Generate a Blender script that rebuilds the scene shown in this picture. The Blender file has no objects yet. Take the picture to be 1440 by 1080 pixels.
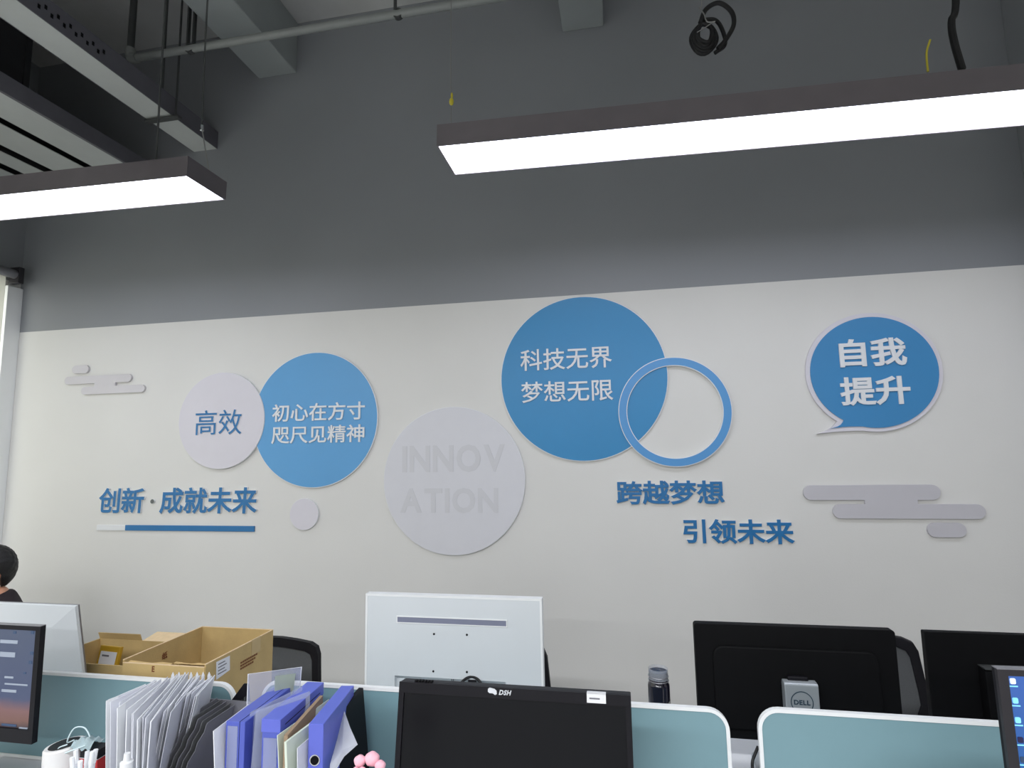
import bpy, bmesh, math, random
import numpy as np
from mathutils import Vector, Matrix

random.seed(7)
SC = bpy.context.scene
COL = SC.collection

# ------------------------------------------------------------------ camera
F = 800.0                                   # focal length in pixels of the 1440 wide frame
CAM = np.array([0.0, 0.0, 1.7])
YAW, PITCH, ROLL = [math.radians(a) for a in (10.69, 6.76, -0.99)]
cy_, sy_, cp_, sp_ = math.cos(YAW), math.sin(YAW), math.cos(PITCH), math.sin(PITCH)
FWD = np.array([-sy_ * cp_, cy_ * cp_, sp_])
RT0 = np.array([cy_, sy_, 0.0])
UP0 = np.cross(RT0, FWD)
RT = math.cos(ROLL) * RT0 + math.sin(ROLL) * UP0
UP = -math.sin(ROLL) * RT0 + math.cos(ROLL) * UP0
cd = bpy.data.cameras.new('camera')
cd.sensor_width = 36.0
cd.lens = 36.0 * F / 1440.0
cd.clip_start = 0.02
cam = bpy.data.objects.new('camera', cd)
COL.objects.link(cam)
cam.matrix_world = Matrix(((RT[0], UP[0], -FWD[0], CAM[0]), (RT[1], UP[1], -FWD[1], CAM[1]),
                           (RT[2], UP[2], -FWD[2], CAM[2]), (0, 0, 0, 1)))
SC.camera = cam

# ------------------------------------------------------------------ world, light, exposure
SC.view_settings.view_transform = 'Standard'
SC.view_settings.look = 'None'
SC.view_settings.gamma = 1.0
SC.view_settings.use_curve_mapping = False
SC.view_settings.exposure = 0.12
SC.cycles.use_denoising = True
SC.cycles.max_bounces = 8
SC.cycles.transparent_max_bounces = 24

w = bpy.data.worlds.new('world')
SC.world = w
w.use_nodes = True
w.node_tree.nodes['Background'].inputs[0].default_value = (0.75, 0.85, 1.0, 1)
w.node_tree.nodes['Background'].inputs[1].default_value = 0.6


def area(name, loc, rot, sx, sy, power, color=(1, 1, 1)):
    l = bpy.data.lights.new(name, 'AREA')
    l.shape = 'RECTANGLE'
    l.size, l.size_y, l.energy, l.color = sx, sy, power, color
    o = bpy.data.objects.new(name, l)
    o.location = loc
    o.rotation_euler = rot
    COL.objects.link(o)
    return o


LAMP_STRENGTH = 6.5
ROW_COL = (0.95, 0.965, 1.0)
area('ceiling_lamp_row_light', (-1.0, -0.45, 2.88), (0, 0, 0), 5.4, 0.24, 120, ROW_COL)
area('ceiling_lamp_row_light', (-1.0, -2.9, 2.88), (0, 0, 0), 5.4, 0.24, 105, ROW_COL)
area('window_daylight', (-4.75, 1.1, 2.0), (0, math.radians(-90), 0), 2.4, 3.6, 90, (1.0, 1.0, 0.88))

# ------------------------------------------------------------------ measuring helpers (points on real planes)


def ray(px, py):
    return (px - 720.0) / F * RT - (py - 540.0) / F * UP + FWD


def onY(px, py, Y):
    d = ray(px, py)
    return CAM + d * (Y / d[1])


def onZ(px, py, Z):
    d = ray(px, py)
    return CAM + d * ((Z - CAM[2]) / d[2])


# ------------------------------------------------------------------ materials


def lin(c):
    c = c / 255.0
    return c / 12.92 if c <= 0.04045 else ((c + 0.055) / 1.055) ** 2.4


def mat(name, rgb, rough=0.6, metal=0.0, var=0.06, scale=12.0, bump=0.0, bscale=200.0, alpha=1.0,
        emit=0.0, spec=0.5, trans=0.0, coat=0.0):
    m = bpy.data.materials.new(name)
    m.use_nodes = True
    nt = m.node_tree
    b = nt.nodes['Principled BSDF']
    base = tuple(lin(c) for c in rgb) + (1,)
    tc = nt.nodes.new('ShaderNodeTexCoord')
    if var > 0:
        nz = nt.nodes.new('ShaderNodeTexNoise')
        nz.inputs['Scale'].default_value = scale
        nz.inputs['Detail'].default_value = 4
        nt.links.new(tc.outputs['Object'], nz.inputs['Vector'])
        rp = nt.nodes.new('ShaderNodeValToRGB')
        rp.color_ramp.elements[0].position = 0.3
        rp.color_ramp.elements[1].position = 0.7
        rp.color_ramp.elements[0].color = tuple(min(1, v * (1 - var)) for v in base[:3]) + (1,)
        rp.color_ramp.elements[1].color = tuple(min(1, v * (1 + var)) for v in base[:3]) + (1,)
        nt.links.new(nz.outputs['Fac'], rp.inputs['Fac'])
        nt.links.new(rp.outputs['Color'], b.inputs['Base Color'])
    else:
        b.inputs['Base Color'].default_value = base
    b.inputs['Roughness'].default_value = rough
    b.inputs['Metallic'].default_value = metal
    b.inputs['Specular IOR Level'].default_value = spec
    b.inputs['Transmission Weight'].default_value = trans
    b.inputs['Coat Weight'].default_value = coat
    b.inputs['Alpha'].default_value = alpha
    if emit > 0:
        b.inputs['Emission Color'].default_value = base
        b.inputs['Emission Strength'].default_value = emit
    if bump > 0:
        n2 = nt.nodes.new('ShaderNodeTexNoise')
        n2.inputs['Scale'].default_value = bscale
        nt.links.new(tc.outputs['Object'], n2.inputs['Vector'])
        bp = nt.nodes.new('ShaderNodeBump')
        bp.inputs['Strength'].default_value = bump
        bp.inputs['Distance'].default_value = 0.002
        nt.links.new(n2.outputs['Fac'], bp.inputs['Height'])
        nt.links.new(bp.outputs['Normal'], b.inputs['Normal'])
    return m


M = {}
M['wall_white'] = mat('wall_white', (221, 220, 216), 0.75, var=0.02, scale=2.0, bump=0.15, bscale=120)
M['wall_grey'] = mat('wall_grey', (136, 139, 143), 0.52, var=0.03, scale=1.5, bump=0.05, bscale=60, spec=0.7)
M['slab'] = mat('slab_grey', (190, 191, 190), 0.85, var=0.08, scale=3, bump=0.4, bscale=40)
M['beam'] = mat('beam_grey', (150, 156, 156), 0.8, var=0.06, scale=3, bump=0.3, bscale=60)
M['floor'] = mat('floor_tile', (186, 186, 184), 0.35, var=0.08, scale=2)
M['pvc_white'] = mat('pvc_white', (226, 228, 230), 0.45, var=0.01)
M['pvc_lilac'] = mat('pvc_pale_lilac_grey', (216, 213, 220), 0.5, var=0.01)
M['pvc_grey'] = mat('pvc_pale_grey', (214, 214, 219), 0.5, var=0.01)
M['pvc_left_cloud'] = mat('pvc_left_cloud', (206, 203, 206), 0.5, var=0.01)
M['pvc_dot'] = mat('pvc_dot_grey', (96, 100, 100), 0.5, var=0.01)
M['pvc_cloud'] = mat('pvc_cloud_grey', (196, 194, 199), 0.5, var=0.01)
M['pvc_letter_grey'] = mat('pvc_letter_grey', (206, 206, 210), 0.5, var=0.01)
M['blue_left'] = mat('blue_print_light', (92, 160, 212), 0.35, var=0.02, scale=3)
M['blue_big'] = mat('blue_print_deep', (44, 134, 188), 0.35, var=0.02, scale=3)
M['blue_ring'] = mat('blue_print_ring', (82, 150, 208), 0.35, var=0.02, scale=3)
M['blue_bubble'] = mat('blue_print_bubble', (62, 136, 190), 0.35, var=0.02, scale=3)
M['blue_letter'] = mat('blue_letter', (36, 112, 168), 0.4, var=0.03, scale=5)
M['black'] = mat('black_plastic', (15, 14, 20), 0.5, var=0.08, scale=30, spec=0.25)
M['black_matte'] = mat('black_matte_plastic', (10, 10, 12), 0.65, var=0.08, scale=30, spec=0.15)
M['black_gloss'] = mat('black_screen_glass', (13, 14, 18), 0.3, var=0.0, spec=0.22)
M['black_rubber'] = mat('black_rubber_cable', (20, 20, 22), 0.5, var=0.05)
M['dark_grey'] = mat('dark_grey_metal', (52, 50, 54), 0.4, metal=0.3, var=0.06, scale=20)
M['tray_side'] = mat('tray_painted_steel', (98, 97, 104), 0.55, var=0.06)
M['duct'] = mat('duct_black_insulation', (40, 40, 43), 0.8, var=0.1)
M['pipe'] = mat('pipe_grey_paint', (140, 144, 142), 0.45, var=0.05)
M['rod'] = mat('hanger_rod_steel', (86, 88, 88), 0.45, metal=0.5, var=0.05)
M['wire'] = mat('steel_wire', (150, 150, 148), 0.4, metal=0.5, var=0.0)
M['yellow'] = mat('yellow_plastic', (214, 200, 60), 0.4, var=0.02)
M['slat'] = mat('slat_pale_grey', (192, 196, 194), 0.6, var=0.02)
M['lamp_house'] = mat('lamp_housing_grey', (120, 114, 118), 0.35, metal=0.4, var=0.04)
M['lamp_on'] = mat('lamp_diffuser_lit', (236, 240, 255), 0.5, var=0.0, emit=LAMP_STRENGTH)
M['partition'] = mat('partition_pale_teal', (121, 155, 163), 0.42, var=0.03, scale=3)
M['frame_white'] = mat('white_frame', (236, 238, 238), 0.4, var=0.01)
M['desk'] = mat('desk_white_laminate', (228, 230, 232), 0.4, var=0.02)
M['metal_leg'] = mat('desk_leg_white', (210, 212, 214), 0.4, metal=0.2, var=0.02)
M['mon_white'] = mat('monitor_white_plastic', (214, 219, 222), 0.42, var=0.015, scale=4)
M['mon_slot'] = mat('monitor_slot_grey', (126, 130, 150), 0.6, var=0.03)
M['silver'] = mat('silver_plastic', (168, 174, 178), 0.35, metal=0.35, var=0.03)
M['emblem'] = mat('emblem_dark_teal', (40, 62, 76), 0.4, var=0.0)
M['logo_pale'] = mat('logo_pale_print', (205, 208, 212), 0.5, var=0.0)
M['sticker'] = mat('white_sticker', (225, 226, 228), 0.5, var=0.02)
M['card'] = mat('cardboard', (190, 164, 112), 0.85, var=0.08, scale=14, bump=0.2, bscale=150)
M['card_in'] = mat('cardboard_inside', (198, 168, 114), 0.85, var=0.06, scale=10)
M['card_edge'] = mat('cardboard_cut_edge', (222, 196, 156), 0.85, var=0.05, scale=60)
M['tape'] = mat('packing_tape', (196, 172, 126), 0.25, var=0.03)
M['print_brown'] = mat('box_print_brown', (120, 70, 40), 0.8, var=0.05)
M['print_grey'] = mat('label_print_grey', (110, 110, 118), 0.7, var=0.0)
M['amber'] = mat('packet_amber', (190, 150, 40), 0.45, var=0.05)
M['mesh_grey'] = mat('chair_mesh_grey', (84, 86, 88), 0.85, var=0.08, scale=300)
M['seat_fab'] = mat('chair_seat_fabric', (36, 37, 40), 0.9, var=0.1, scale=200)
M['skin'] = mat('skin', (205, 150, 122), 0.5, var=0.03)
M['hair'] = mat('black_hair', (16, 14, 15), 0.5, var=0.2, scale=60, bump=0.8, bscale=220)
M['jacket'] = mat('dark_jacket', (38, 28, 34), 0.85, var=0.1, scale=60)
M['trouser'] = mat('dark_trousers', (34, 36, 44), 0.85, var=0.1, scale=60)
M['lip'] = mat('lip', (170, 96, 86), 0.5, var=0.0)
M['eye'] = mat('eye_white', (225, 222, 218), 0.3, var=0.0)
M['blue_box'] = mat('file_box_blue', (96, 107, 202), 0.32, var=0.03, scale=6)
M['blue_box_dk'] = mat('file_box_deep_blue', (80, 93, 182), 0.32, var=0.03, scale=6)
M['paper'] = mat('paper_white', (226, 228, 234), 0.7, var=0.02)
M['paper_green'] = mat('paper_pale_green', (206, 216, 202), 0.7, var=0.02)
M['kraft'] = mat('kraft_folder', (150, 128, 104), 0.8, var=0.05)
M['clear'] = mat('clear_plastic', (205, 212, 230), 0.18, var=0.0, alpha=0.32)
M['clear2'] = mat('milky_plastic', (232, 234, 242), 0.3, var=0.03, alpha=0.82)
M['clear3'] = mat('milky_plastic_white', (243, 245, 248), 0.35, var=0.03, alpha=0.93)
M['rack'] = mat('rack_grey_plastic', (118, 118, 124), 0.5, var=0.05)
M['rack_dark'] = mat('rack_black_mesh', (104, 105, 106), 0.6, var=0.1, scale=80)
M['chrome'] = mat('chrome', (210, 212, 215), 0.15, metal=1.0, var=0.0)
M['red'] = mat('red_carton', (170, 34, 36), 0.5, var=0.05)
M['mask'] = mat('mask_pale_blue', (206, 224, 228), 0.8, var=0.03)
M['pink'] = mat('pink_petals', (240, 182, 196), 0.6, var=0.06, scale=60)
M['pot'] = mat('pot_white', (224, 223, 222), 0.4, var=0.03)
M['bottle'] = mat('bottle_black_glass', (22, 20, 34), 0.12, var=0.0, coat=0.5)
M['bottle_clear'] = mat('bottle_clear_cap', (190, 195, 205), 0.08, var=0.0, alpha=0.3)
M['bottle_label'] = mat('bottle_label_grey', (150, 150, 144), 0.5, var=0.05)
M['alu'] = mat('aluminium', (150, 150, 155), 0.4, metal=0.7, var=0.03)

# translucent roller blind
m = bpy.data.materials.new('roller_blind_cloth')
m.use_nodes = True
nt = m.node_tree
for n in list(nt.nodes):
    if n.type == 'BSDF_PRINCIPLED':
        nt.nodes.remove(n)
tr = nt.nodes.new('ShaderNodeBsdfTranslucent')
df = nt.nodes.new('ShaderNodeBsdfDiffuse')
mx = nt.nodes.new('ShaderNodeMixShader')
wv = nt.nodes.new('ShaderNodeTexWave')
wv.inputs['Scale'].default_value = 60
rp = nt.nodes.new('ShaderNodeValToRGB')
rp.color_ramp.elements[0].color = (0.60, 0.60, 0.55, 1)
rp.color_ramp.elements[1].color = (0.68, 0.68, 0.63, 1)
nt.links.new(wv.outputs['Fac'], rp.inputs['Fac'])
nt.links.new(rp.outputs['Color'], tr.inputs['Color'])
nt.links.new(rp.outputs['Color'], df.inputs['Color'])
mx.inputs[0].default_value = 0.5
nt.links.new(tr.outputs[0], mx.inputs[2])
nt.links.new(df.outputs[0], mx.inputs[1])
nt.links.new(mx.outputs[0], nt.nodes['Material Output'].inputs[0])
M['blind'] = m

# ------------------------------------------------------------------ mesh helpers


def nb():
    return bmesh.new()


def box(bm, x0, x1, y0, y1, z0, z1):
    r = bmesh.ops.create_cube(bm, size=1.0)
    for v in r['verts']:
        v.co = Vector(((x0 + x1) / 2 + v.co.x * (x1 - x0), (y0 + y1) / 2 + v.co.y * (y1 - y0),
                       (z0 + z1) / 2 + v.co.z * (z1 - z0)))
    return r['verts']


def prism(bm, pts, a0, a1, plane='xz'):
    """extrude a 2D outline. plane xz -> depth along y, xy -> z, yz -> x"""
    def P(u, v, a):
        return {'xz': (u, a, v), 'xy': (u, v, a), 'yz': (a, u, v)}[plane]
    A = [bm.verts.new(P(u, v, a0)) for u, v in pts]
    B = [bm.verts.new(P(u, v, a1)) for u, v in pts]
    n = len(pts)
    bm.faces.new(A)
    bm.faces.new(B[::-1])
    for i in range(n):
        j = (i + 1) % n
        bm.faces.new((A[i], B[i], B[j], A[j]))
    return A + B


def ring(bm, outer, inner, a0, a1, plane='xz'):
    def P(u, v, a):
        return {'xz': (u, a, v), 'xy': (u, v, a), 'yz': (a, u, v)}[plane]
    n = len(outer)
    q = [[bm.verts.new(P(u, v, a)) for u, v in L] for L in (outer, inner) for a in (a0, a1)]
    o0, o1, i0, i1 = q
    for i in range(n):
        j = (i + 1) % n
        bm.faces.new((o0[i], i0[i], i0[j], o0[j]))
        bm.faces.new((o1[i], o1[j], i1[j], i1[i]))
        bm.faces.new((o0[i], o0[j], o1[j], o1[i]))
        bm.faces.new((i0[i], i1[i], i1[j], i0[j]))


def circ(cx, cz, rx, rz=None, n=96):
    rz = rz or rx
    return [(cx + rx * math.cos(2 * math.pi * i / n), cz + rz * math.sin(2 * math.pi * i / n)) for i in range(n)]


def rrect(x0, x1, z0, z1, r, n=6, corners=(1, 1, 1, 1)):
    """corners: bl, br, tr, tl"""
    out = []
    for (cx, cz, a, k) in ((x0, z0, 180, 0), (x1, z0, 270, 1), (x1, z1, 0, 2), (x0, z1, 90, 3)):
        rr = r if corners[k] else 0.0005
        sx = 1 if k in (0, 3) else -1
        sz = 1 if k in (0, 1) else -1
        for i in range(n + 1):
            t = math.radians(a + 90 * i / n)
            out.append((cx + sx * rr + rr * math.cos(t), cz + sz * rr + rr * math.sin(t)))
    return out


def tube(bm, pts, r, n=8, cap=True):
    pts = [Vector(p) for p in pts]
    rs = r if isinstance(r, (list, tuple)) else [r] * len(pts)
    rings = []
    ref = None
    for i, p in enumerate(pts):
        d = (pts[min(i + 1, len(pts) - 1)] - pts[max(i - 1, 0)]).normalized()
        if ref is None:
            ref = Vector((0, 0, 1)) if abs(d.z) < 0.9 else Vector((1, 0, 0))
        u = d.cross(ref).normalized()
        v = u.cross(d).normalized()
        ref = v
        rings.append([bm.verts.new(p + rs[i] * (math.cos(2 * math.pi * k / n) * u + math.sin(2 * math.pi * k / n) * v))
                      for k in range(n)])
    for a, b in zip(rings, rings[1:]):
        for k in range(n):
            bm.faces.new((a[k], a[(k + 1) % n], b[(k + 1) % n], b[k]))
    if cap:
        bm.faces.new(rings[0][::-1])
        bm.faces.new(rings[-1])


def spline(pts, n=8):
    """Catmull-Rom through points"""
    P = [Vector(p) for p in pts]
    P = [2 * P[0] - P[1]] + P + [2 * P[-1] - P[-2]]
    out = []
    for i in range(1, len(P) - 2):
        for k in range(n):
            t = k / n
            a, b, c, d = P[i - 1], P[i], P[i + 1], P[i + 2]
            out.append(0.5 * ((2 * b) + (c - a) * t + (2 * a - 5 * b + 4 * c - d) * t * t + (3 * b - a - 3 * c + d) * t ** 3))
    out.append(P[-2])
    return out


def lathe(bm, prof, cx=0, cy=0, n=32):
    rings = []
    for r, z in prof:
        rings.append([bm.verts.new((cx + max(r, 1e-4) * math.cos(2 * math.pi * k / n), cy + max(r, 1e-4) * math.sin(2 * math.pi * k / n), z))
                      for k in range(n)])
    for a, b in zip(rings, rings[1:]):
        for k in range(n):
            bm.faces.new((a[k], a[(k + 1) % n], b[(k + 1) % n], b[k]))
    bm.faces.new(rings[0][::-1])
    bm.faces.new(rings[-1])


def ball(bm, c, r, sub=2, s=(1, 1, 1)):
    q = bmesh.ops.create_icosphere(bm, subdivisions=sub, radius=1.0)
    for v in q['verts']:
        v.co = Vector((c[0] + v.co.x * r * s[0], c[1] + v.co.y * r * s[1], c[2] + v.co.z * r * s[2]))
    return q['verts']


def obj(name, bm, m, parent=None, bevel=0.0, smooth=False, loc=None, rot=None, seg=2, sharp=35):
    if bevel > 0:
        bmesh.ops.recalc_face_normals(bm, faces=bm.faces)
        ed = [e for e in bm.edges if len(e.link_faces) == 2 and e.calc_face_angle(0) > 0.6]
        bmesh.ops.bevel(bm, geom=ed, offset=bevel, segments=seg, affect='EDGES', profile=0.6, clamp_overlap=True)
    bmesh.ops.recalc_face_normals(bm, faces=bm.faces)
    me = bpy.data.meshes.new(name)
    bm.to_mesh(me)
    bm.free()
    ms = m if isinstance(m, (list, tuple)) else [m]
    for q in ms:
        me.materials.append(q)
    if smooth:
        for p in me.polygons:
            p.use_smooth = True
        try:
            me.set_sharp_from_angle(angle=math.radians(sharp))
        except Exception:
            pass
    o = bpy.data.objects.new(name, me)
    COL.objects.link(o)
    if parent is not None:
        o.parent = parent
    if loc is not None:
        o.location = loc
    if rot is not None:
        o.rotation_euler = rot
    return o


def tag(o, label, cat, group=None):
    o['label'] = label
    o['category'] = cat
    if group:
        o['group'] = group
    return o


def thing(name, label, cat, loc=(0, 0, 0), rot=(0, 0, 0), group=None):
    o = bpy.data.objects.new(name, None)
    o.empty_display_size = 0.05
    COL.objects.link(o)
    o.location = loc
    o.rotation_euler = rot
    return tag(o, label, cat, group)


ORD = ['first', 'second', 'third', 'fourth', 'fifth', 'sixth', 'seventh', 'eighth', 'ninth', 'tenth', 'eleventh', 'twelfth', 'thirteenth',
       'fourteenth', 'fifteenth', 'sixteenth', 'seventeenth', 'eighteenth', 'nineteenth', 'twentieth', 'twenty first', 'twenty second',
       'twenty third', 'twenty fourth', 'twenty fifth', 'twenty sixth']


def struct(name, bm, m, bevel=0.0, smooth=False, parent=None):
    o = obj(name, bm, m, parent, bevel, smooth)
    if parent is None:
        o['kind'] = 'structure'
    return o


def dup(root, loc=None, rot=None, label=None):
    r = root.copy()
    COL.objects.link(r)
    if loc is not None:
        r.location = loc
    if rot is not None:
        r.rotation_euler = rot
    if label:
        r['label'] = label
    for ch in list(root.children):
        c = ch.copy()
        COL.objects.link(c)
        c.parent = r
        for g in list(ch.children):
            d = g.copy()
            COL.objects.link(d)
            d.parent = c
    return r


# ------------------------------------------------------------------ the room shell
WY = 3.1            # plane of the decorated wall
XL, XR, YB = -4.0, 4.2, -4.6
ZS = 4.5            # slab
ZW = 2.558          # top of the white paint

b = nb(); box(b, XL - 0.3, XR + 0.3, YB - 0.3, WY + 0.3, -0.12, 0.0)
struct('floor', b, M['floor'])
b = nb(); box(b, XL - 0.3, XR + 0.3, YB - 0.3, WY + 0.3, ZS, ZS + 0.2)
struct('ceiling', b, M['slab'])
b = nb()
box(b, XL - 0.3, XR + 0.3, WY, WY + 0.25, ZW, ZS)
box(b, XL - 0.3, XR + 0.3, WY, WY + 0.25, 0, ZW)
bm_faces = list(b.faces)
for f in bm_faces:
    if f.calc_center_median().z < ZW and f.calc_center_median().z < ZW - 0.01:
        f.material_index = 1
struct('wall_back', b, [M['wall_grey'], M['wall_white']])
b = nb(); box(b, XR, XR + 0.25, YB - 0.2, WY, 0, ZS)
struct('wall_right', b, M['wall_white'])
b = nb(); box(b, XL - 0.2, XR + 0.2, YB - 0.25, YB, 0, ZS)
struct('wall_front', b, M['wall_white'])
# left wall with a window opening
wy0, wy1, wz0, wz1 = -0.9, 3.0, 0.85, 2.9
b = nb()
box(b, XL - 0.25, XL, YB, wy0, 0, wz1)
box(b, XL - 0.25, XL, wy1, WY, 0, wz1)
box(b, XL - 0.25, XL, YB, wy0, wz1, ZS)
box(b, XL - 0.25, XL, wy1, WY, wz1, ZS)
box(b, XL - 0.25, XL, wy0, wy1, wz1, ZS)
box(b, XL - 0.25, XL, wy0, wy1, 0, wz0)
for f in b.faces:
    f.material_index = 0 if f.calc_center_median().z > 2.95 else 1
struct('wall_left', b, [M['wall_grey'], M['wall_white']])
# window: frame and panes
b = nb()
ring(b, [(wy0, wz0), (wy1, wz0), (wy1, wz1), (wy0, wz1)], [(wy0 + .05, wz0 + .05), (wy1 - .05, wz0 + .05), (wy1 - .05, wz1 - .05), (wy0 + .05, wz1 - .05)],
     XL - 0.2, XL - 0.14, 'yz')
win = struct('window_1', b, M['frame_white'])
for yy in (0.4, 1.7):
    b = nb(); box(b, XL - 0.2, XL - 0.14, yy - .025, yy + .025, wz0 + .05, wz1 - .05)
    obj('mullion', b, M['frame_white'], win)
b = nb(); box(b, XL - 0.172, XL - 0.168, wy0 + .05, wy1 - .05, wz0 + .05, wz1 - .05)
gm = mat('window_glass', (235, 240, 240), 0.05, var=0.0, alpha=0.15)
obj('pane', b, gm, win)
# roller blind
rb = thing('roller_blind', 'pale roller blind with its grey head tube over the window in the left corner', 'blind', (XL + 0.07, 1.05, 2.93))
b = nb(); tube(b, [(0, -1.98, 0), (0, 1.95, 0)], 0.03, 14)
obj('tube', b, M['alu'], rb, smooth=True)
b = nb(); box(b, -0.045, 0.035, 1.95, 1.985, -0.06, 0.05)
obj('bracket', b, M['dark_grey'], rb, bevel=0.004)
b = nb(); box(b, -0.045, 0.035, -2.015, -1.98, -0.06, 0.05)
obj('bracket', b, M['dark_grey'], rb, bevel=0.004)
b = nb()
n = 60
prev = None
for i in range(n + 1):
    y = -1.95 + 3.87 * i / n
    x = -0.028 + 0.003 * math.sin(i * 0.8)
    a = b.verts.new((x, y, 0.0)); c = b.verts.new((x, y, -2.0))
    if prev:
        b.faces.new((prev[0], a, c, prev[1]))
    prev = (a, c)
obj('cloth', b, M['blind'], rb, smooth=True)
b = nb(); box(b, -0.04, -0.016, -1.95, 1.92, -2.03, -2.0)
obj('bottom_rail', b, M['alu'], rb, bevel=0.004)
# jamb trim in the corner
b = nb(); box(b, XL, XL + 0.025, 3.0, WY, 0.0, 2.86)
struct('trim_1', b, M['frame_white'], bevel=0.004)
# skirting
b = nb(); box(b, XL, XR, WY - 0.015, WY, 0, 0.09)
struct('baseboard_back', b, M['frame_white'], bevel=0.003)
# column at the right, in the wall line
b = nb(); box(b, 2.0, 2.7, WY - 0.28, WY, 0, ZS)
struct('trim_2', b, M['wall_grey'], bevel=0.006)

# concrete beams under the slab
def beam(xa, xb):
    b = nb(); box(b, xa, xb, YB, WY, 4.15, ZS)
    return struct('ceiling_beam', b, M['beam'], bevel=0.008)
o = beam(-2.235, -1.965)
tag(o, 'concrete ceiling beam meeting the wall above the left pendant lamp, wider than its neighbour', 'beam')
o = beam(-0.245, -0.005)
tag(o, 'concrete ceiling beam that ends at the wall over the start of the right pendant lamp', 'beam')

# ------------------------------------------------------------------ overhead: tray, slats, duct, pipe
tr_ = thing('ceiling_tray', 'long grey cable trunking with pale underside running towards the wall', 'cable tray', (-2.61, 0.6, 3.7))
b = nb(); box(b, -0.085, 0.085, -2.4, 2.5, 0, 0.004)
obj('underside', b, M['slat'], tr_)['label'] = 'pale grey underside'
b = nb(); box(b, -0.09, -0.084, -2.4, 2.5, 0, 0.11)
obj('side_panel', b, M['tray_side'], tr_)
b = nb(); box(b, 0.084, 0.09, -2.4, 2.5, 0, 0.11)
obj('side_panel', b, M['tray_side'], tr_)
b = nb(); box(b, -0.09, 0.09, -2.4, 2.5, 0.11, 0.116)
obj('lid', b, M['tray_side'], tr_)
# perforation slots along the right side
b = nb()
for i in range(26):
    y = 0.9 + i * 0.03
    box(b, 0.09, 0.0915, y, y + 0.012, 0.035 + 0.02 * (i % 2), 0.055 + 0.02 * (i % 2))
o = obj('slot', b, M['black_matte'], tr_)
o['kind'] = 'stuff'

# U bracket carrying the tray end
br = thing('tray_hanger', 'threaded rod with U bracket holding the end of the cable trunking', 'hanger', (-2.5, 2.72, 3.7))
b = nb(); tube(b, [(0, 0, -0.02), (0, 0, 0.80)], 0.006, 8)
obj('rod', b, M['rod'], br, smooth=True)
b = nb(); box(b, -0.2, 0.03, -0.016, 0.016, -0.022, -0.008)
obj('bracket', b, M['rod'], br, bevel=0.002)

sp = thing('slatted_panel', 'hanging panel of pale slats with dark gaps and grey fascia, upper left corner', 'ceiling panel', (-2.93, 1.0, 3.5))
b = nb(); box(b, -0.006, 0.012, -2.4, 2.05, 0, 0.095)
obj('fascia', b, M['tray_side'], sp)
edges_ = [(-0.225, 0.0), (-0.505, -0.28), (-0.72, -0.575), (-0.965, -0.79)]
for xa, xb in edges_:
    b = nb(); box(b, xa, xb - 0.006, -2.4, 2.05, 0.0, 0.004)
    obj('slat', b, M['slat'], sp)
b = nb(); box(b, -0.98, -0.006, -2.4, 2.05, 0.075, 0.09)
obj('back_board', b, M['duct'], sp)

dk = thing('air_duct', 'black insulated air duct above the slatted panel in the upper left corner', 'duct', (-3.53, 0.4, 3.63))
b = nb(); box(b, -0.40, 0.40, -2.0, 1.95, 0, 0.42)
obj('duct_body', b, M['duct'], dk, bevel=0.01)
for yy in (-0.9, 0.3, 1.94):
    b = nb(); ring(b, [(-0.41, -0.01), (0.41, -0.01), (0.41, 0.43), (-0.41, 0.43)], [(-0.395, 0.005), (0.395, 0.005), (0.395, 0.415), (-0.395, 0.415)], yy, yy + 0.03)
    obj('flange', b, M['duct'], dk)
for xx in (-0.425, 0.425):
    b = nb(); tube(b, [(xx, 1.7, 0.0), (xx, 1.7, ZS - 3.632)], 0.006, 8)
    obj('rod', b, M['rod'], dk)

# water pipe parallel to the wall
PY = 2.6
p0 = onY(183, 80, PY); p1 = onY(700, 0, PY)
pz = (p0[2] + p1[2]) / 2
wp = thing('water_pipe', 'pale grey pipe crossing below the ceiling beams, elbow and riser at its left end', 'pipe', (p0[0], PY, pz))
b = nb(); tube(b, [(0, 0, 0), (4.4, 0, 0)], 0.021, 16)
obj('pipe_run', b, M['pipe'], wp, smooth=True)
b = nb(); tube(b, [(0, 0, 0.03), (0, 0, ZS - pz)], 0.019, 14)
obj('riser', b, M['rod'], wp, smooth=True)['label'] = 'dark grey riser'
b = nb(); tube(b, spline([(0.05, 0, 0), (0.012, 0, 0.004), (0, 0, 0.03), (0, 0, 0.065)], 5), 0.027, 14)
obj('elbow', b, M['pipe'], wp, smooth=True)
for px in (560, 268):
    q = onY(px, 60 if px == 268 else 10, PY)
    xx = q[0] - p0[0]
    b = nb()
    ring(b, circ(xx, 0, 0.028, n=20), circ(xx, 0, 0.0215, n=20), -0.013, 0.013)
    box(b, xx - 0.022, xx - 0.012, -0.01, 0.01, 0.02, ZS - pz)
    if px == 268:
        box(b, xx + 0.016, xx + 0.026, -0.01, 0.01, 0.02, ZS - pz)
    obj('pipe_clamp', b, M['rod'], wp)

# hanger rods fixed to the slab
q = onY(237, 14, 2.75)
hr = thing('ceiling_rod', 'steel rod with a ceiling anchor going down to the trunking, right one of two', 'rod', (-2.545, 2.66, 3.81))
b = nb(); tube(b, [(0, 0, 0), (0, 0, 0.69)], 0.006, 8)
obj('rod', b, M['rod'], hr)
b = nb(); lathe(b, [(0.008, 0.62), (0.03, 0.66), (0.034, 0.69)], n=14)
obj('anchor', b, M['dark_grey'], hr)

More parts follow.
